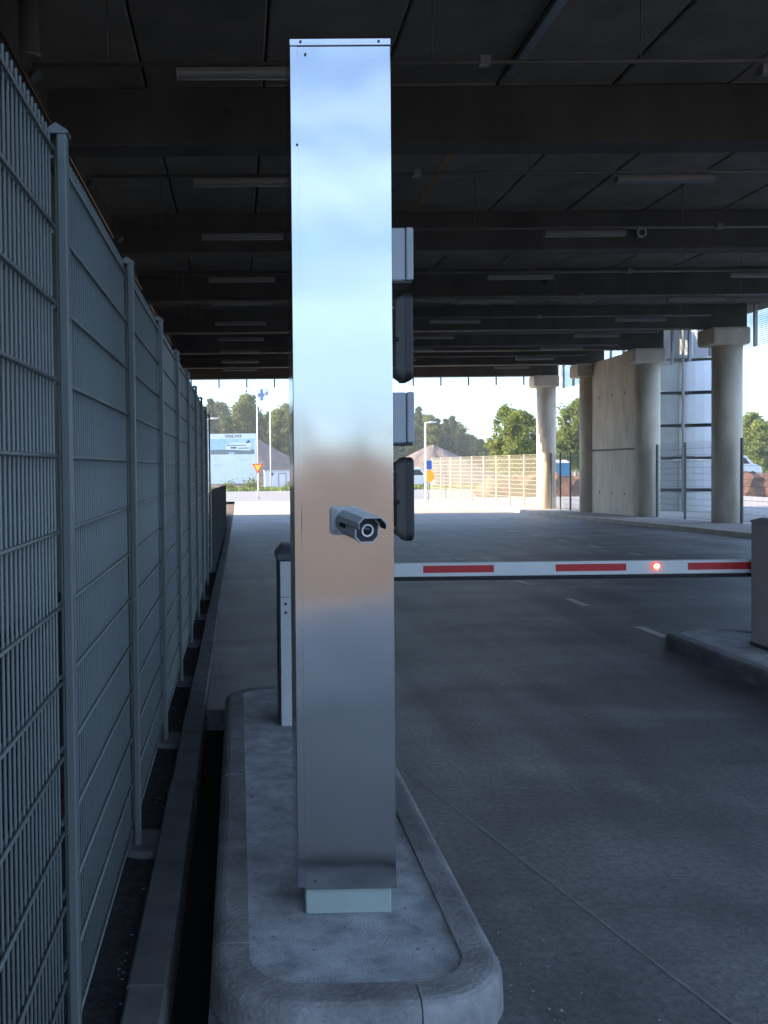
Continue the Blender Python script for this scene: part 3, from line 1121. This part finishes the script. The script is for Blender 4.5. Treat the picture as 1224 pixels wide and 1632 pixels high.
def intercom(z0, z1, label):
    t = thing('intercom_panel', label, 'intercom', (PXR, 3.42, z0), 'black panels on the lane side of the pillar')
    # rounded slab seen edge-on, chamfered back
    y0, y1 = 3.36, 3.53
    def ringx(x, inset, r):
        pts = []
        a0, a1, b0, b1 = y0 + inset, y1 - inset, z0 + inset, z1 - inset
        for cy, cz, st in ((a1 - r, b0 + r, -90), (a1 - r, b1 - r, 0), (a0 + r, b1 - r, 90), (a0 + r, b0 + r, 180)):
            for i in range(5):
                a = R(st + 90 * i / 4)
                pts.append((x, cy + r * math.cos(a), cz + r * math.sin(a)))
        return pts
    MB().loft([ringx(.580, .0, .03), ringx(.600, .0, .03), ringx(.607, .006, .026)]).build('front_shell', 'black_plastic', t)
    MB().loft([ringx(.550, .022, .02), ringx(.5795, .003, .028)]).build('back_shell', 'housing_back', t)
    for z in (z0 + .045, z1 - .05):
        MB().tube((PXR - .001, 3.40, z), (.556, 3.40, z), .005, n=8).build('standoff_pin', 'galv', t)
    zm = (z0 + z1) / 2 - .01
    MB().tube((.531, 3.385, zm), (.555, 3.385, zm), .004, .010, n=10).tube((.555, 3.385, zm), (.563, 3.385, zm), .010, n=10).build('cable_gland', 'rubber', t)


reader_box(2.283, 2.462, 'grey card reader box high on the pillar above the upper black panel')
intercom(1.945, 2.248, 'upper black rounded intercom panel on the pillar between the two grey boxes')
reader_box(1.728, 1.902, 'grey card reader box on the pillar between the two black panels')
intercom(1.388, 1.680, 'lower black rounded intercom panel on the pillar beside the security camera')

# ------------------------------------------------------------------ barrier posts and boom
cab = thing('barrier_cabinet', 'slim white post cabinet with dark top behind the steel pillar', 'cabinet', (0.33, 5.88, .118))
MB().box(.228, .44, 5.74, 6.02, .119, 1.10).build('side_shell', 'cabinet_dark', cab, bevel=.008)
MB().box(.240, .43, 5.726, 5.7385, .122, 1.095).build('front_panel', 'cabinet_white', cab, bevel=.002)
MB().box(.241, .43, 5.7245, 5.7265, .883, .886).build('panel_seam', 'screw', cab)
MB().loft([[(.218, 5.72, 1.1), (.45, 5.72, 1.1), (.45, 6.03, 1.1), (.218, 6.03, 1.1)], [(.218, 5.72, 1.135), (.45, 5.72, 1.135), (.45, 6.03, 1.135), (.218, 6.03, 1.135)],
           [(.262, 5.76, 1.19), (.41, 5.76, 1.19), (.41, 5.99, 1.19), (.262, 5.99, 1.19)]]).build('lid', 'cabinet_dark', cab, bevel=.006)
for z in (.845, .793):
    MB().tube((.270, 5.722, z), (.270, 5.728, z), .008, n=12).build('bolt', 'screw', cab)

bar = thing('barrier_gate', 'lowered boom barrier with red stripes on a taupe cabinet', 'barrier', (4.43, 7.95, .118))
MB().box(4.275, 4.60, 7.78, 8.10, .119, 1.15).build('cabinet', 'cabinet_taupe', bar, bevel=.01)
MB().loft([[(4.268, 7.772, 1.15), (4.607, 7.772, 1.15), (4.607, 8.108, 1.15), (4.268, 8.108, 1.15)], [(4.268, 7.772, 1.162), (4.607, 7.772, 1.162), (4.607, 8.108, 1.162), (4.268, 8.108, 1.162)],
           [(4.33, 7.83, 1.19), (4.54, 7.83, 1.19), (4.54, 8.04, 1.19), (4.33, 8.04, 1.19)]]).build('lid', 'cabinet_taupe', bar, bevel=.005)
MB().box(4.27, 4.605, 7.775, 8.105, .1185, .15).build('plinth', 'cabinet_dark', bar)
boom = MB().box(0.62, 4.54, 8.17, 8.215, .714, .832).build('boom', 'boom_white', bar, bevel=.008)
MB().box(0.64, 4.45, 8.165, 8.22, .682, .7135).build('rubber_edge', 'rubber', boom, bevel=.006)
MB().tube((4.43, 8.095, .77), (4.43, 8.175, .77), .06, n=20).build('pivot', 'cabinet_dark', bar)
for k in range(4):
    x0 = 1.545 + (k - 1 + 1) * 1.117 if k < 3 else 0.70
    x1 = x0 + (0.595 if k < 3 else 0.32)
    MB().box(x0, x1, 8.1665, 8.1705, .748, .808).build('red_stripe', 'boom_red', boom)
lp = MB().lathe([(.036, 0), (.036, .012), (.022, .02)], (0, 0, 0), 20)
lp.v = [(x + 3.506, 8.17 - z, y + .783) for x, y, z in lp.v]
lo = lp.build('boom_lamp', 'lamp_red', boom)
lp = MB().lathe([(.026, .0205), (.02, .026), (.003, .029)], (0, 0, 0), 20)
lp.v = [(x + 3.506, 8.17 - z, y + .783) for x, y, z in lp.v]
lp.build('lamp_core', 'lamp_core', lo)

# ------------------------------------------------------------------ round tower beyond the columns
tx, ty = 19.0, 40.0
tw = thing('round_tower', 'white round stair tower with dark bands behind the columns', 'tower', (tx, ty, -.4))
zs = [-0.42, .56, 1.84, 3.14, 4.44, 5.76, 7.1]
for i in range(6):
    z0, z1 = zs[i] + .07, zs[i + 1] - .07
    n = 28
    for part in range(4):
        rings = []
        for k in range(8):
            a = R(90 * part + 90 * k / 7 * .985 + 200)
            c_, s_ = math.cos(a), math.sin(a)
            rings.append([(tx + 1.45 * c_, ty + 1.45 * s_, z0), (tx + 1.45 * c_, ty + 1.45 * s_, z1), (tx + 1.39 * c_, ty + 1.39 * s_, z1), (tx + 1.39 * c_, ty + 1.39 * s_, z0)])
        MB().loft(rings, smooth=False).build('curved_panel', 'white_panel', tw)
    MB().lathe([(1.32, zs[i] - .05), (1.32, zs[i] + .05)], (tx, ty, 0), 28).build('ring_slab', 'dark_slab', tw)
    MB().box(16.6, 17.62, 38.85, 38.91, z0, z1).build('flat_panel', 'grey_panel', tw)
    MB().box(16.5, 18.3, 38.93, 39.6, zs[i + 1] - .06, zs[i + 1] + .06).build('landing', 'dark_slab', tw)
mb = MB()
for k in range(40):
    z = -.4 + k * .19
    x = 17.72 + .012 * math.sin(k * .9)
    x2 = 17.72 + .012 * math.sin((k + 1) * .9)
    mb.tube((x, 38.72, z), (x2, 38.72, z + .19), .06, n=8, cap=False)
mb.build('downpipe', 'grey_panel', tw)

# ------------------------------------------------------------------ trees
def crown_mesh(name, seed, H, RX, kind, n, m):
    rnd = random.Random(seed)
    vs, fs = [], []
    # clumps
    cl = []
    nc = 75
    for i in range(nc):
        t = rnd.random()
        if kind == 'spruce':
            z = H * (.12 + .86 * t); rad = RX * (1.05 - t) * rnd.uniform(.4, 1.0)
            sz = .16 * H * (1.1 - t) * .55 + .2
        else:
            z = H * (.22 + .74 * t); rad = RX * math.sqrt(max(.02, 1 - ((t - .42) / .6) ** 2)) * rnd.uniform(.25, .95) * (1.12 - .5 * t)
            sz = RX * rnd.uniform(.12, .36)
        a = rnd.uniform(0, 6.283)
        cl.append((rad * math.cos(a), rad * math.sin(a), z, sz))
    for i in range(n):
        cx, cy, cz, sz = cl[int(rnd.random() * nc)]
        while True:
            p = Vector((rnd.uniform(-1, 1), rnd.uniform(-1, 1), rnd.uniform(-1, 1)))
            if .1 < p.length < 1: break
        c = Vector((cx, cy, cz)) + Vector((p.x * sz, p.y * sz, p.z * sz * (.55 if kind == 'spruce' else .8)))
        c += Vector((rnd.gauss(0, .05), rnd.gauss(0, .05), rnd.gauss(0, .05))) * RX * 1.6
        s = H * .017 * rnd.uniform(.6, 1.5)
        d = Vector((rnd.gauss(0, 1), rnd.gauss(0, 1), rnd.gauss(0, .7))).normalized()
        e = d.orthogonal().normalized()
        b = d.cross(e)
        k = len(vs)
        vs += [tuple(c - e * s), tuple(c + b * s * .55), tuple(c + e * s * 1.1), tuple(c - b * s * .55)]
        fs.append((k, k + 1, k + 2, k + 3))
    me = bpy.data.meshes.new(name)
    me.from_pydata(vs, [], fs)
    me.materials.append(M[m])
    # limbs
    mb = MB()
    top = H * (.95 if kind == 'spruce' else .8)
    seg = 6
    pts = [Vector((rnd.uniform(-.02, .02) * H * (i / seg), rnd.uniform(-.02, .02) * H * (i / seg), top * i / seg)) for i in range(seg + 1)]
    for i in range(seg):
        r0 = H * .014 * (1 - i / seg * .85); r1 = H * .014 * (1 - (i + 1) / seg * .85)
        mb.tube(pts[i], pts[i + 1], r0, r1, n=7, cap=False)
    for cx, cy, cz, sz in cl[:16]:
        zb = max(H * .12, cz - H * .12)
        j = min(seg - 1, int(zb / top * seg))
        u = zb / top * seg - j
        mb.tube(pts[j].lerp(pts[j + 1], min(1, u)), (cx, cy, cz), H * .005, H * .0015, n=5, cap=False)
    tm = bpy.data.meshes.new(name + '_trunk')
    tm.from_pydata(mb.v, [], mb.f)
    tm.materials.append(M['bark_birch' if kind == 'birch' else 'bark'])
    return me, tm


kinds = {
    'birch': [crown_mesh('birch%d' % i, 20 + i, 8.0, 1.7, 'birch', 5200, 'leaf_birch') for i in range(2)],
    'mixed': [crown_mesh('mixed%d' % i, 30 + i, 13.0, 2.7, 'mixed', 7000, 'leaf_mixed') for i in range(3)],
    'spruce': [crown_mesh('spruce%d' % i, 40 + i, 14.0, 2.3, 'spruce', 6000, 'leaf_spruce') for i in range(2)],
}
hk = {'birch': 8.0, 'mixed': 13.0, 'spruce': 14.0}
tnum = [0]


def tree(px, top, Y, kind, label, group):
    """px, top: where the crown stands and ends as seen down the road, turned into metres here"""
    X = (px - 380) / 1556 * Y
    z = g(Y) - .1
    h = 1.65 + (745 - top) / 1556 * Y - z
    i = tnum[0]; tnum[0] += 1
    me, tm = kinds[kind][i % len(kinds[kind])]
    s = h / hk[kind]
    t = thing(kind.replace('mixed', 'broadleaf').replace('birch', 'birch') + '_tree', label, 'tree', (X, Y, z), group)
    for nm, d in (('crown', me), ('trunk', tm)):
        o = bpy.data.objects.new(nm, d)
        C.objects.link(o); o.parent = t
    t.scale = (s * random.uniform(.95, 1.2), s * random.uniform(.95, 1.2), s)
    t.rotation_euler = (random.uniform(-.03, .03), random.uniform(-.03, .03), random.uniform(0, 6.28))
    return t


random.seed(11)
gf = 'trees of the wood beyond the street'
LM, LS_, LB = 'bushy green broadleaf tree in the wood beyond the gravel piles', 'dark narrow spruce in the wood beyond the gravel piles', 'light green birch growing behind the sunlit mesh fence'
for px, top, k in ((318, 645, 'mixed'), (334, 640, 'spruce'), (350, 642, 'mixed'), (366, 660, 'spruce'), (380, 640, 'mixed'), (397, 628, 'mixed'), (412, 660, 'spruce'), (428, 655, 'mixed'), (446, 655, 'mixed'),
                   (462, 640, 'mixed'), (480, 650, 'mixed'), (505, 650, 'spruce'), (540, 640, 'mixed'), (580, 645, 'mixed'), (615, 650, 'mixed'), (640, 655, 'spruce'), (656, 660, 'mixed'), (668, 656, 'spruce'), (684, 664, 'mixed'), (700, 672, 'spruce'),
                   (714, 668, 'spruce'), (724, 664, 'spruce'), (738, 688, 'mixed'), (752, 696, 'mixed'), (768, 700, 'mixed'), (784, 700, 'mixed'), (800, 698, 'mixed'), (868, 696, 'mixed'), (890, 690, 'mixed'),
                   (906, 682, 'mixed'), (935, 680, 'mixed'), (1060, 690, 'mixed'), (1175, 680, 'mixed'), (1192, 688, 'spruce'), (1208, 672, 'mixed'), (1228, 680, 'mixed'), (1250, 670, 'spruce')):
    tree(px + 5, top + random.uniform(2, 18), random.uniform(180, 190), 'mixed', LM, gf)
    tree(px, top + random.uniform(-4, 4), random.uniform(150, 178), k, LM if k == 'mixed' else LS_, gf)
for px, top, Y in ((806, 648, 82), (828, 652, 80), (846, 662, 84), (918, 634, 88), (896, 690, 90), (1200, 660, 96), (1216, 676, 92), (858, 690, 86)):
    tree(px, top, Y, 'birch', LB if px < 1000 else 'light green birch beyond the brown soil bank', 'birches beyond the fences')
# trees behind the viewer that the steel mirrors
for k in range(16):
    x = -40 + k * 5.6 + random.uniform(-2, 2)
    t = tree(400, 600, 100, 'mixed' if k % 3 else 'spruce', 'broadleaf or spruce tree of the row behind the open yard', 'trees mirrored in the pillar')
    t.location = (x, -75 + random.uniform(-6, 6), -.1)
    t.scale = [v * .55 for v in t.scale]


def bush(x, y, r, label, m='leaf_bush'):
    rnd = random.Random(int(x * 100))
    vs, fs = [], []
    for i in range(500):
        p = Vector((rnd.gauss(0, .45), rnd.gauss(0, .45), abs(rnd.gauss(0, .5)))) * r
        d = Vector((rnd.gauss(0, 1), rnd.gauss(0, 1), rnd.gauss(0, 1))).normalized()
        e = d.orthogonal().normalized(); b = d.cross(e); s = r * .10
        k = len(vs)
        vs += [tuple(p - e * s), tuple(p + b * s * .6), tuple(p + e * s), tuple(p - b * s * .6)]
        fs.append((k, k + 1, k + 2, k + 3))
    t = thing('bush', label, 'bush', (x, y, -.47))
    me = bpy.data.meshes.new('foliage'); me.from_pydata(vs, [], fs); me.materials.append(M[m])
    o = bpy.data.objects.new('foliage', me); C.objects.link(o); o.parent = t
    st = MB()
    for i in range(5):
        st.tube((0, 0, 0), (rnd.uniform(-.4, .4) * r, rnd.uniform(-.4, .4) * r, r * .8), .02, .008, n=5)
    me = bpy.data.meshes.new('stems'); me.from_pydata(st.v, [], st.f); me.materials.append(M['bark'])
    o = bpy.data.objects.new('stems', me); C.objects.link(o); o.parent = t


bush(1.35, 92, 1.0, 'yellow green bush in the grass below the white billboard')
bush(-0.9, 91, .8, 'small orange tinged bush at the foot of the billboard by the fence end')
bush(5.0, 93, .7, 'low bush in the grass beside the flagpoles')

# ------------------------------------------------------------------ gravel piles and soil bank
def heap(name, cx, cy, rx, ry, h, label, m, seed, cat, peak=0.0):
    rnd = random.Random(seed)
    n, k = 40, 14
    vs = []
    for j in range(k + 1):
        u = j / k
        for i in range(n):
            a = 2 * math.pi * i / n
            wob = 1 + .10 * math.sin(3 * a + seed) + .06 * math.sin(7 * a + seed * 2)
            rr_ = (1 - u) * wob
            z = h * u * (1 - .12 * u) + rnd.uniform(-.05, .05) * h * .5 * (u < .98)
            vs.append((cx + rx * rr_ * math.cos(a) + peak * u * rx, cy + ry * rr_ * math.sin(a), -.62 + z))
    fs = [(j * n + i, j * n + (i + 1) % n, (j + 1) * n + (i + 1) % n, (j + 1) * n + i) for j in range(k) for i in range(n)]
    o = MB()
    o.add(vs, fs, True)
    o = o.build(name, m)
    return tag(o, label, cat)


heap('gravel_pile', 1.4, 128, 9.6, 7, 7.4, 'large grey gravel pile rising behind the white billboard', 'gravel_pile', 2, 'gravel pile')
heap('gravel_pile', 24.0, 120, 9.0, 6, 5.5, 'grey gravel pile with sunlit flank beyond the lamp post', 'gravel_pile', 4, 'gravel pile')
heap('gravel_pile', 14.0, 135, 7.0, 6, 4.4, 'lower gravel pile between the two larger ones', 'gravel_pile', 6, 'gravel pile')
mb = MB()
rnd = random.Random(9)
n = 60
prof = [(-2.6, -.62), (-1.6, .1), (-.8, .75), (0, .95), (1.0, .9), (2.0, .2), (3, -.62)]
rings = []
for i in range(n + 1):
    x = 15.5 + i * .75
    rings.append([(x + rnd.uniform(-.15, .15), 62.5 + dy * 0.9 + rnd.uniform(-.15, .15), z * (1 if 0 < i < n else .2) + rnd.uniform(-.16, .16) * (z > -.5)) for dy, z in prof])
o = mb.loft(rings, smooth=False).build('soil_bank', 'soil_brown')
tag(o, 'long heap of brown soil behind the fence and columns', 'soil heap')
rnd = random.Random(12)
mb = MB()
rings = []
for i in range(50):
    x = -60 + i * 2.6
    rings.append([(x, -58 + dy * 2.2 + rnd.uniform(-.5, .5), z * 1.7 + rnd.uniform(-.25, .25) * (z > -.5)) for dy, z in prof])
o = mb.loft(rings, smooth=False).build('soil_bank', 'soil_brown')
tag(o, 'long brown soil bank at the back of the open yard mirrored in the pillar', 'soil heap')

# ------------------------------------------------------------------ billboard
BY = 95.0
bx0, bx1, bz0, bz1 = -2.85, 1.75, .1, 4.95
bb = thing('billboard', 'large white billboard showing a building under a blue sky', 'billboard', ((bx0 + bx1) / 2, BY, -.47))
MB().box(bx0, bx1, BY, BY + .1, bz0, bz1).build('panel', 'white_paint', bb)
for x in (bx0 + .25, bx1 - .25, (bx0 + bx1) / 2):
    MB().box(x - .08, x + .08, BY + .11, BY + .27, -.6, bz1 - .2).build('post', 'galv', bb)


def flat(name, m, pts, parent, d):
    return MB().add([(x, BY - d, z) for x, z in pts], [tuple(range(len(pts)))]).build(name, m, parent)


def rect(a, b, c, d):
    return [(a, c), (b, c), (b, d), (a, d)]


pic = flat('picture', 'print_sky', rect(bx0 + .2, bx1 - .15, 2.95, 4.45), bb, .006)
flat('picture_ground', 'print_ground', [(bx0 + .2, 2.95), (-.95, 2.95), (-.95, 3.15), (-.35, 3.15), (-.35, 2.95), (bx1 - .15, 2.95), (bx1 - .15, 3.4), (-.4, 3.45), (bx0 + .2, 3.38)], pic, .012)
flat('picture_building', 'print_white', [(-1.2, 3.4), (1.2, 3.3), (1.25, 4.0), (.9, 4.05), (-.4, 4.1), (-1.15, 3.85)], pic, .018)
flat('picture_windows', 'print_window', rect(-1.1, .8, 3.78, 3.85), pic, .024)
flat('picture_windows', 'print_window', rect(-.7, -.15, 3.5, 3.66), pic, .024)
flat('picture_windows', 'print_window', rect(0, 1.1, 3.5, 3.58), pic, .024)
flat('picture_tower', 'print_blue', [(.75, 4.0), (1.15, 4.08), (1.12, 4.3), (.98, 4.3)], pic, .024)
for x0, x1, z in ((-2.4, -1.8, 2.7), (-2.4, -1.9, 2.55), (-2.4, -1.7, 2.4), (-2.4, -1.4, 2.0), (-2.4, -1.5, 1.88), (-2.4, -1.7, 1.75), (-.25, .35, 2.7), (-.1, 1.2, 2.45), (-.1, .8, 2.3)):
    flat('text_line', 'print_grey', rect(x0, x1, z - .02, z + .02), bb, .006)
cu = bpy.data.curves.new('lettering', 'FONT')
cu.body = 'VOLVO'
cu.size = 0.36
cu.align_x = 'CENTER'
cu.extrude = .004
cu.offset = .012
cu.space_character = 1.1
to = bpy.data.objects.new('tmp', cu)
C.objects.link(to)
bpy.context.view_layer.update()
me = bpy.data.meshes.new_from_object(to.evaluated_get(bpy.context.evaluated_depsgraph_get()))
bpy.data.objects.remove(to)
me.transform(Matrix.Translation((-.45, BY - .012, 4.58)) @ Matrix.Rotation(R(90), 4, 'X') @ Matrix.Scale(1.25, 4, (1, 0, 0)))
me.transform(Matrix.Translation(-bb.location))
me.materials.clear(); me.materials.append(M['print_blue'])
o = bpy.data.objects.new('lettering', me); C.objects.link(o); o.parent = bb

bb.rotation_euler = (0, 0, R(-2))

# ------------------------------------------------------------------ flagpoles, flag, lamps, signs
def pole(x, y, h, label):
    t = thing('flagpole', label, 'flagpole', (x, y, -.47), 'white flagpoles beside the billboard')
    MB().tube((x, y, -.5), (x, y, h), .07, .04, n=14).build('pole', 'white_paint', t)
    MB().lathe([(.03, h), (.07, h + .05), (.06, h + .1), (.01, h + .12)], (x, y, 0), 14).build('finial', 'white_paint', t)
    MB().lathe([(.16, -.5), (.16, -.38), (.09, -.34)], (x, y, 0), 16).build('base', 'galv', t)


pole(1.95, 98, 10.6, 'white flagpole flying the blue and white flag')
pole(3.32, 100, 10.2, 'white flagpole without a flag, next to the gravel pile')
# waving flag
fl = thing('flag', 'blue and white flag hanging out from the flagpole', 'flag', (2.02, 98, 8.3))
def flagpart(name, m, u0, u1, v0, v1, d):
    mb = MB(); nx_, nz_ = 14, 6
    vs = []
    for j in range(nz_ + 1):
        for i in range(nx_ + 1):
            u = u0 + (u1 - u0) * i / nx_; v = v0 + (v1 - v0) * j / nz_
            vs.append((2.03 + u * .95, 98 + .18 * math.sin(u * 5 + v) * u - d, 8.35 + v * 1.15 + u * u * .35 - .2 * u))
    mb.add(vs, [(j * (nx_ + 1) + i, j * (nx_ + 1) + i + 1, (j + 1) * (nx_ + 1) + i + 1, (j + 1) * (nx_ + 1) + i) for j in range(nz_) for i in range(nx_)], True)
    mb.build(name, m, fl)


flagpart('cloth', 'flag_white', 0, 1.1, 0, 1, 0)
flagpart('blue_band', 'flag_blue', 0, 1.1, .34, .62, .006)
flagpart('blue_band', 'flag_blue', .3, .55, 0, 1, .009)

ys = thing('yield_sign', 'red and yellow triangular yield sign on a white post by the street', 'road sign', (1.33, 66, -.47))
MB().tube((1.33, 66, -.5), (1.33, 66, 1.78), .045, n=12).build('post', 'white_paint', ys)
MB().lathe([(.13, -.5), (.13, -.40), (.05, -.38)], (1.33, 66, 0), 16).build('base', 'concrete_kerb', ys)


def tri(r, zc, y0, y1):
    return [[(1.33 + r * math.cos(R(a)), y, zc + r * math.sin(R(a))) for a in (150, 30, -90)] for y in (y0, y1)]


sg = MB().loft(tri(.45, 1.67, 65.93, 65.95)).build('plate', 'sign_red', ys, bevel=.01)
MB().loft(tri(.29, 1.67, 65.922, 65.929)).build('yellow_field', 'sign_yellow', sg)


ys.rotation_euler = (0, 0, R(-14))


def lamp(x, y, h, label, sgn):
    t = thing('street_lamp', label, 'street lamp', (x, y, g(y)), 'street lamps by the crossing street')
    MB().tube((x, y, g(y) - .1), (x, y, h), .075, .045, n=12).build('pole', 'white_paint', t)
    MB().tube((x, y, h - .02), (x + sgn * .25, y, h + .03), .035, n=10).build('arm', 'white_paint', t)
    MB().loft([[(x + sgn * d, y - ww, h + z0), (x + sgn * d, y + ww, h + z0), (x + sgn * d, y + ww * .6, h + z1), (x + sgn * d, y - ww * .6, h + z1)] for d, ww, z0, z1 in ((.18, .05, .0, .06), (.3, .11, -.02, .1), (.55, .11, -.01, .08), (.68, .05, .02, .06))]).build('lamp_head', 'light_grey', t)


lamp(10.95, 57, 4.15, 'white lamp post standing at the end of the sunlit mesh fence', 1)
lamp(-1.80, 58, 4.55, 'street lamp with grey head just past the end of the tall fence', 1)
sp = thing('road_sign_post', 'sign post with a blue plate above a yellow plate by the lamp post', 'road sign', (11.35, 58.2, -.45))
MB().tube((11.35, 58.2, -.5), (11.35, 58.2, 2.0), .03, n=10).build('post', 'galv', sp)
MB().box(11.10, 11.55, 58.14, 58.165, 1.42, 1.95).build('blue_plate', 'sign_blue', sp, bevel=.01)
MB().loft([[(11.38 + .33 * math.cos(R(a + 22)), y, 1.02 + .38 * math.sin(R(a + 22))) for a in range(0, 360, 45)] for y in (58.14, 58.165)]).build('yellow_plate', 'sign_yellow', sp)

# ------------------------------------------------------------------ site hut, van, car, blue cabin
hut = thing('site_hut', 'long white site hut with a dark framed door beyond the grass', 'building', (6.2, 108, -.5))
MB().box(2.9, 9.6, 107, 110, -.6, 1.25).build('wall', 'white_panel', hut)
MB().box(2.8, 9.7, 106.9, 110.1, 1.252, 1.33).build('roof', 'light_grey', hut)
d = MB().box(4.4, 4.46, 106.95, 106.99, -.5, .98).box(5.2, 5.26, 106.95, 106.99, -.5, .98).box(4.46, 5.2, 106.95, 106.99, 0.92, .98).build('door_frame', 'cabinet_dark', hut)
MB().box(4.46, 5.2, 106.965, 106.985, -.5, .92).build('door', 'white_panel', d)
MB().box(3.6, 3.85, 106.95, 106.98, .75, 1.05).build('sign_plate', 'cabinet_dark', hut)
hole = MB().box(7.2, 8.3, 106.95, 106.99, .3, 1.1).build('window', 'glass_dark', hut)


def vehicle(label, name, cat, x, y, L_, W_, prof, glass, mpaint, wheels, z0):
    t = thing(name, label, cat, (x, y, z0))
    MB().loft([[(x + u, yy, z0 + z) for u, z in prof] for yy in (y - W_ / 2, y + W_ / 2)]).build('body', mpaint, t, bevel=.06)
    for gl in glass:
        MB().loft([[(x + u, yy, z0 + z) for u, z in gl] for yy in (y - W_ / 2 - .012, y - W_ / 2 + .02)]).build('side_window', 'glass_dark', t)
    for u in wheels:
        wv = MB().tube((x + u, y - W_ / 2 - .03, z0 + .32), (x + u, y - W_ / 2 + .2, z0 + .32), .32, n=24).build('wheel', 'tyre', t)
        MB().tube((x + u, y - W_ / 2 - .038, z0 + .32), (x + u, y - W_ / 2 - .02, z0 + .32), .19, n=20).build('rim', 'galv', wv)
        MB().tube((x + u, y + W_ / 2 - .2, z0 + .32), (x + u, y + W_ / 2 + .03, z0 + .32), .32, n=24).build('wheel', 'tyre', t)


van = [(-2.4, .3), (-2.4, 1.9), (-2.2, 2.05), (.9, 2.05), (1.55, 1.35), (2.3, 1.05), (2.42, .4), (2.3, .3)]
vehicle('white van parked beyond the street near the gravel pile', 'parked_van', 'van', 17.6, 100, 4.8, 1.9, van, [[(.1, 1.3), (.1, 1.85), (.8, 1.85), (1.25, 1.3)]], 'white_paint', (-1.5, 1.5), -.6)
vehicle('white van parked beyond the brown soil bank', 'parked_van', 'van', 44.6, 88, 4.8, 1.9, van, [[(.1, 1.3), (.1, 1.85), (.8, 1.85), (1.25, 1.3)]], 'white_paint', (-1.5, 1.5), .2)
car = [(-2.1, .3), (-2.15, .75), (-1.9, .95), (-1.4, 1.0), (-.9, 1.42), (.5, 1.45), (1.1, 1.0), (2.0, .85), (2.15, .5), (2.1, .3)]
vehicle('dark grey car parked in front of a white van by the soil bank', 'parked_car', 'car', 38.5, 76, 4.3, 1.75, car, [[(-1.25, 1.0), (-.85, 1.36), (-.1, 1.38), (-.1, 1.0)], [(0, 1.0), (0, 1.38), (.45, 1.38), (.95, 1.0)]], 'car_paint', (-1.35, 1.35), -.4)
bc = thing('portable_cabin', 'blue portable cabin seen through the fence beside the sunlit column', 'cabin', (25.6, 77, -.5))
MB().box(24.9, 26.1, 76.4, 77.6, -.6, 1.75).build('wall', 'tarp_blue', bc, bevel=.03)
MB().loft([[(24.85, 76.35, 1.75), (26.15, 76.35, 1.75), (26.15, 77.65, 1.75), (24.85, 77.65, 1.75)], [(25.2, 76.7, 1.98), (25.8, 76.7, 1.98), (25.8, 77.3, 1.98), (25.2, 77.3, 1.98)]]).build('roof', 'white_panel', bc)
MB().box(25.1, 25.9, 76.37, 76.395, -.4, 1.5).build('door', 'tarp_blue', bc, bevel=.01)

# ------------------------------------------------------------------ loose grit
rnd = random.Random(21)
mb = MB()
spots = []
for i in range(420):
    k = rnd.random()
    if k < .35:      # along the inner kerb edge and pillar foot
        x, y, z = rnd.uniform(.03, .68), rnd.uniform(2.9, 6.4), .118
        if .2 < x < .52 and 3.27 < y < 3.52: continue
    elif k < .75:    # at the kerb foot on the lane side
        x, y, z = .81 + abs(rnd.gauss(0, .12)), rnd.uniform(2.4, 7.0), 0.0
    elif k < .9:     # soil strip below the fence
        x, y, z = rnd.uniform(-.44, -.37), rnd.uniform(2.2, 8), -.01
    else:
        x, y, z = rnd.uniform(1, 3.6), rnd.uniform(2.6, 9), 0.0
    r = rnd.uniform(.0025, .007)
    vs = [(x + r * math.cos(a) * rnd.uniform(.7, 1.2), y + r * math.sin(a) * rnd.uniform(.7, 1.2), z + .0008) for a in (0, 1.26, 2.5, 3.77, 5.0)]
    mb.add(vs + [(x, y, z + r * .9)], [(0, 1, 5), (1, 2, 5), (2, 3, 5), (3, 4, 5), (4, 0, 5)])
o = mb.build('grit', 'concrete_kerb')
tag(o, 'loose grit and small stones on the island and lane', 'grit', kind='stuff')

# ------------------------------------------------------------------ air
hz = MB().box(-520, 520, -420, 920, -2.0, 26).build('haze', 'white_paint')
hz.data.materials.clear()
hm = bpy.data.materials.new('haze')
hm.use_nodes = True
hn = hm.node_tree.nodes
hn.remove(hn['Principled BSDF'])
pv = hn.new('ShaderNodeVolumePrincipled')
pv.inputs['Color'].default_value = (0.9, 0.93, 0.97, 1)
pv.inputs['Density'].default_value = 0.0008
pv.inputs['Anisotropy'].default_value = 0.3
hm.node_tree.links.new(pv.outputs[0], hn['Material Output'].inputs['Volume'])
hz.data.materials.append(hm)
tag(hz, 'thin pale air haze over the whole place', 'haze', kind='stuff')

print('objects', len(bpy.data.objects), 'tris', sum(len(m.polygons) for m in bpy.data.meshes))
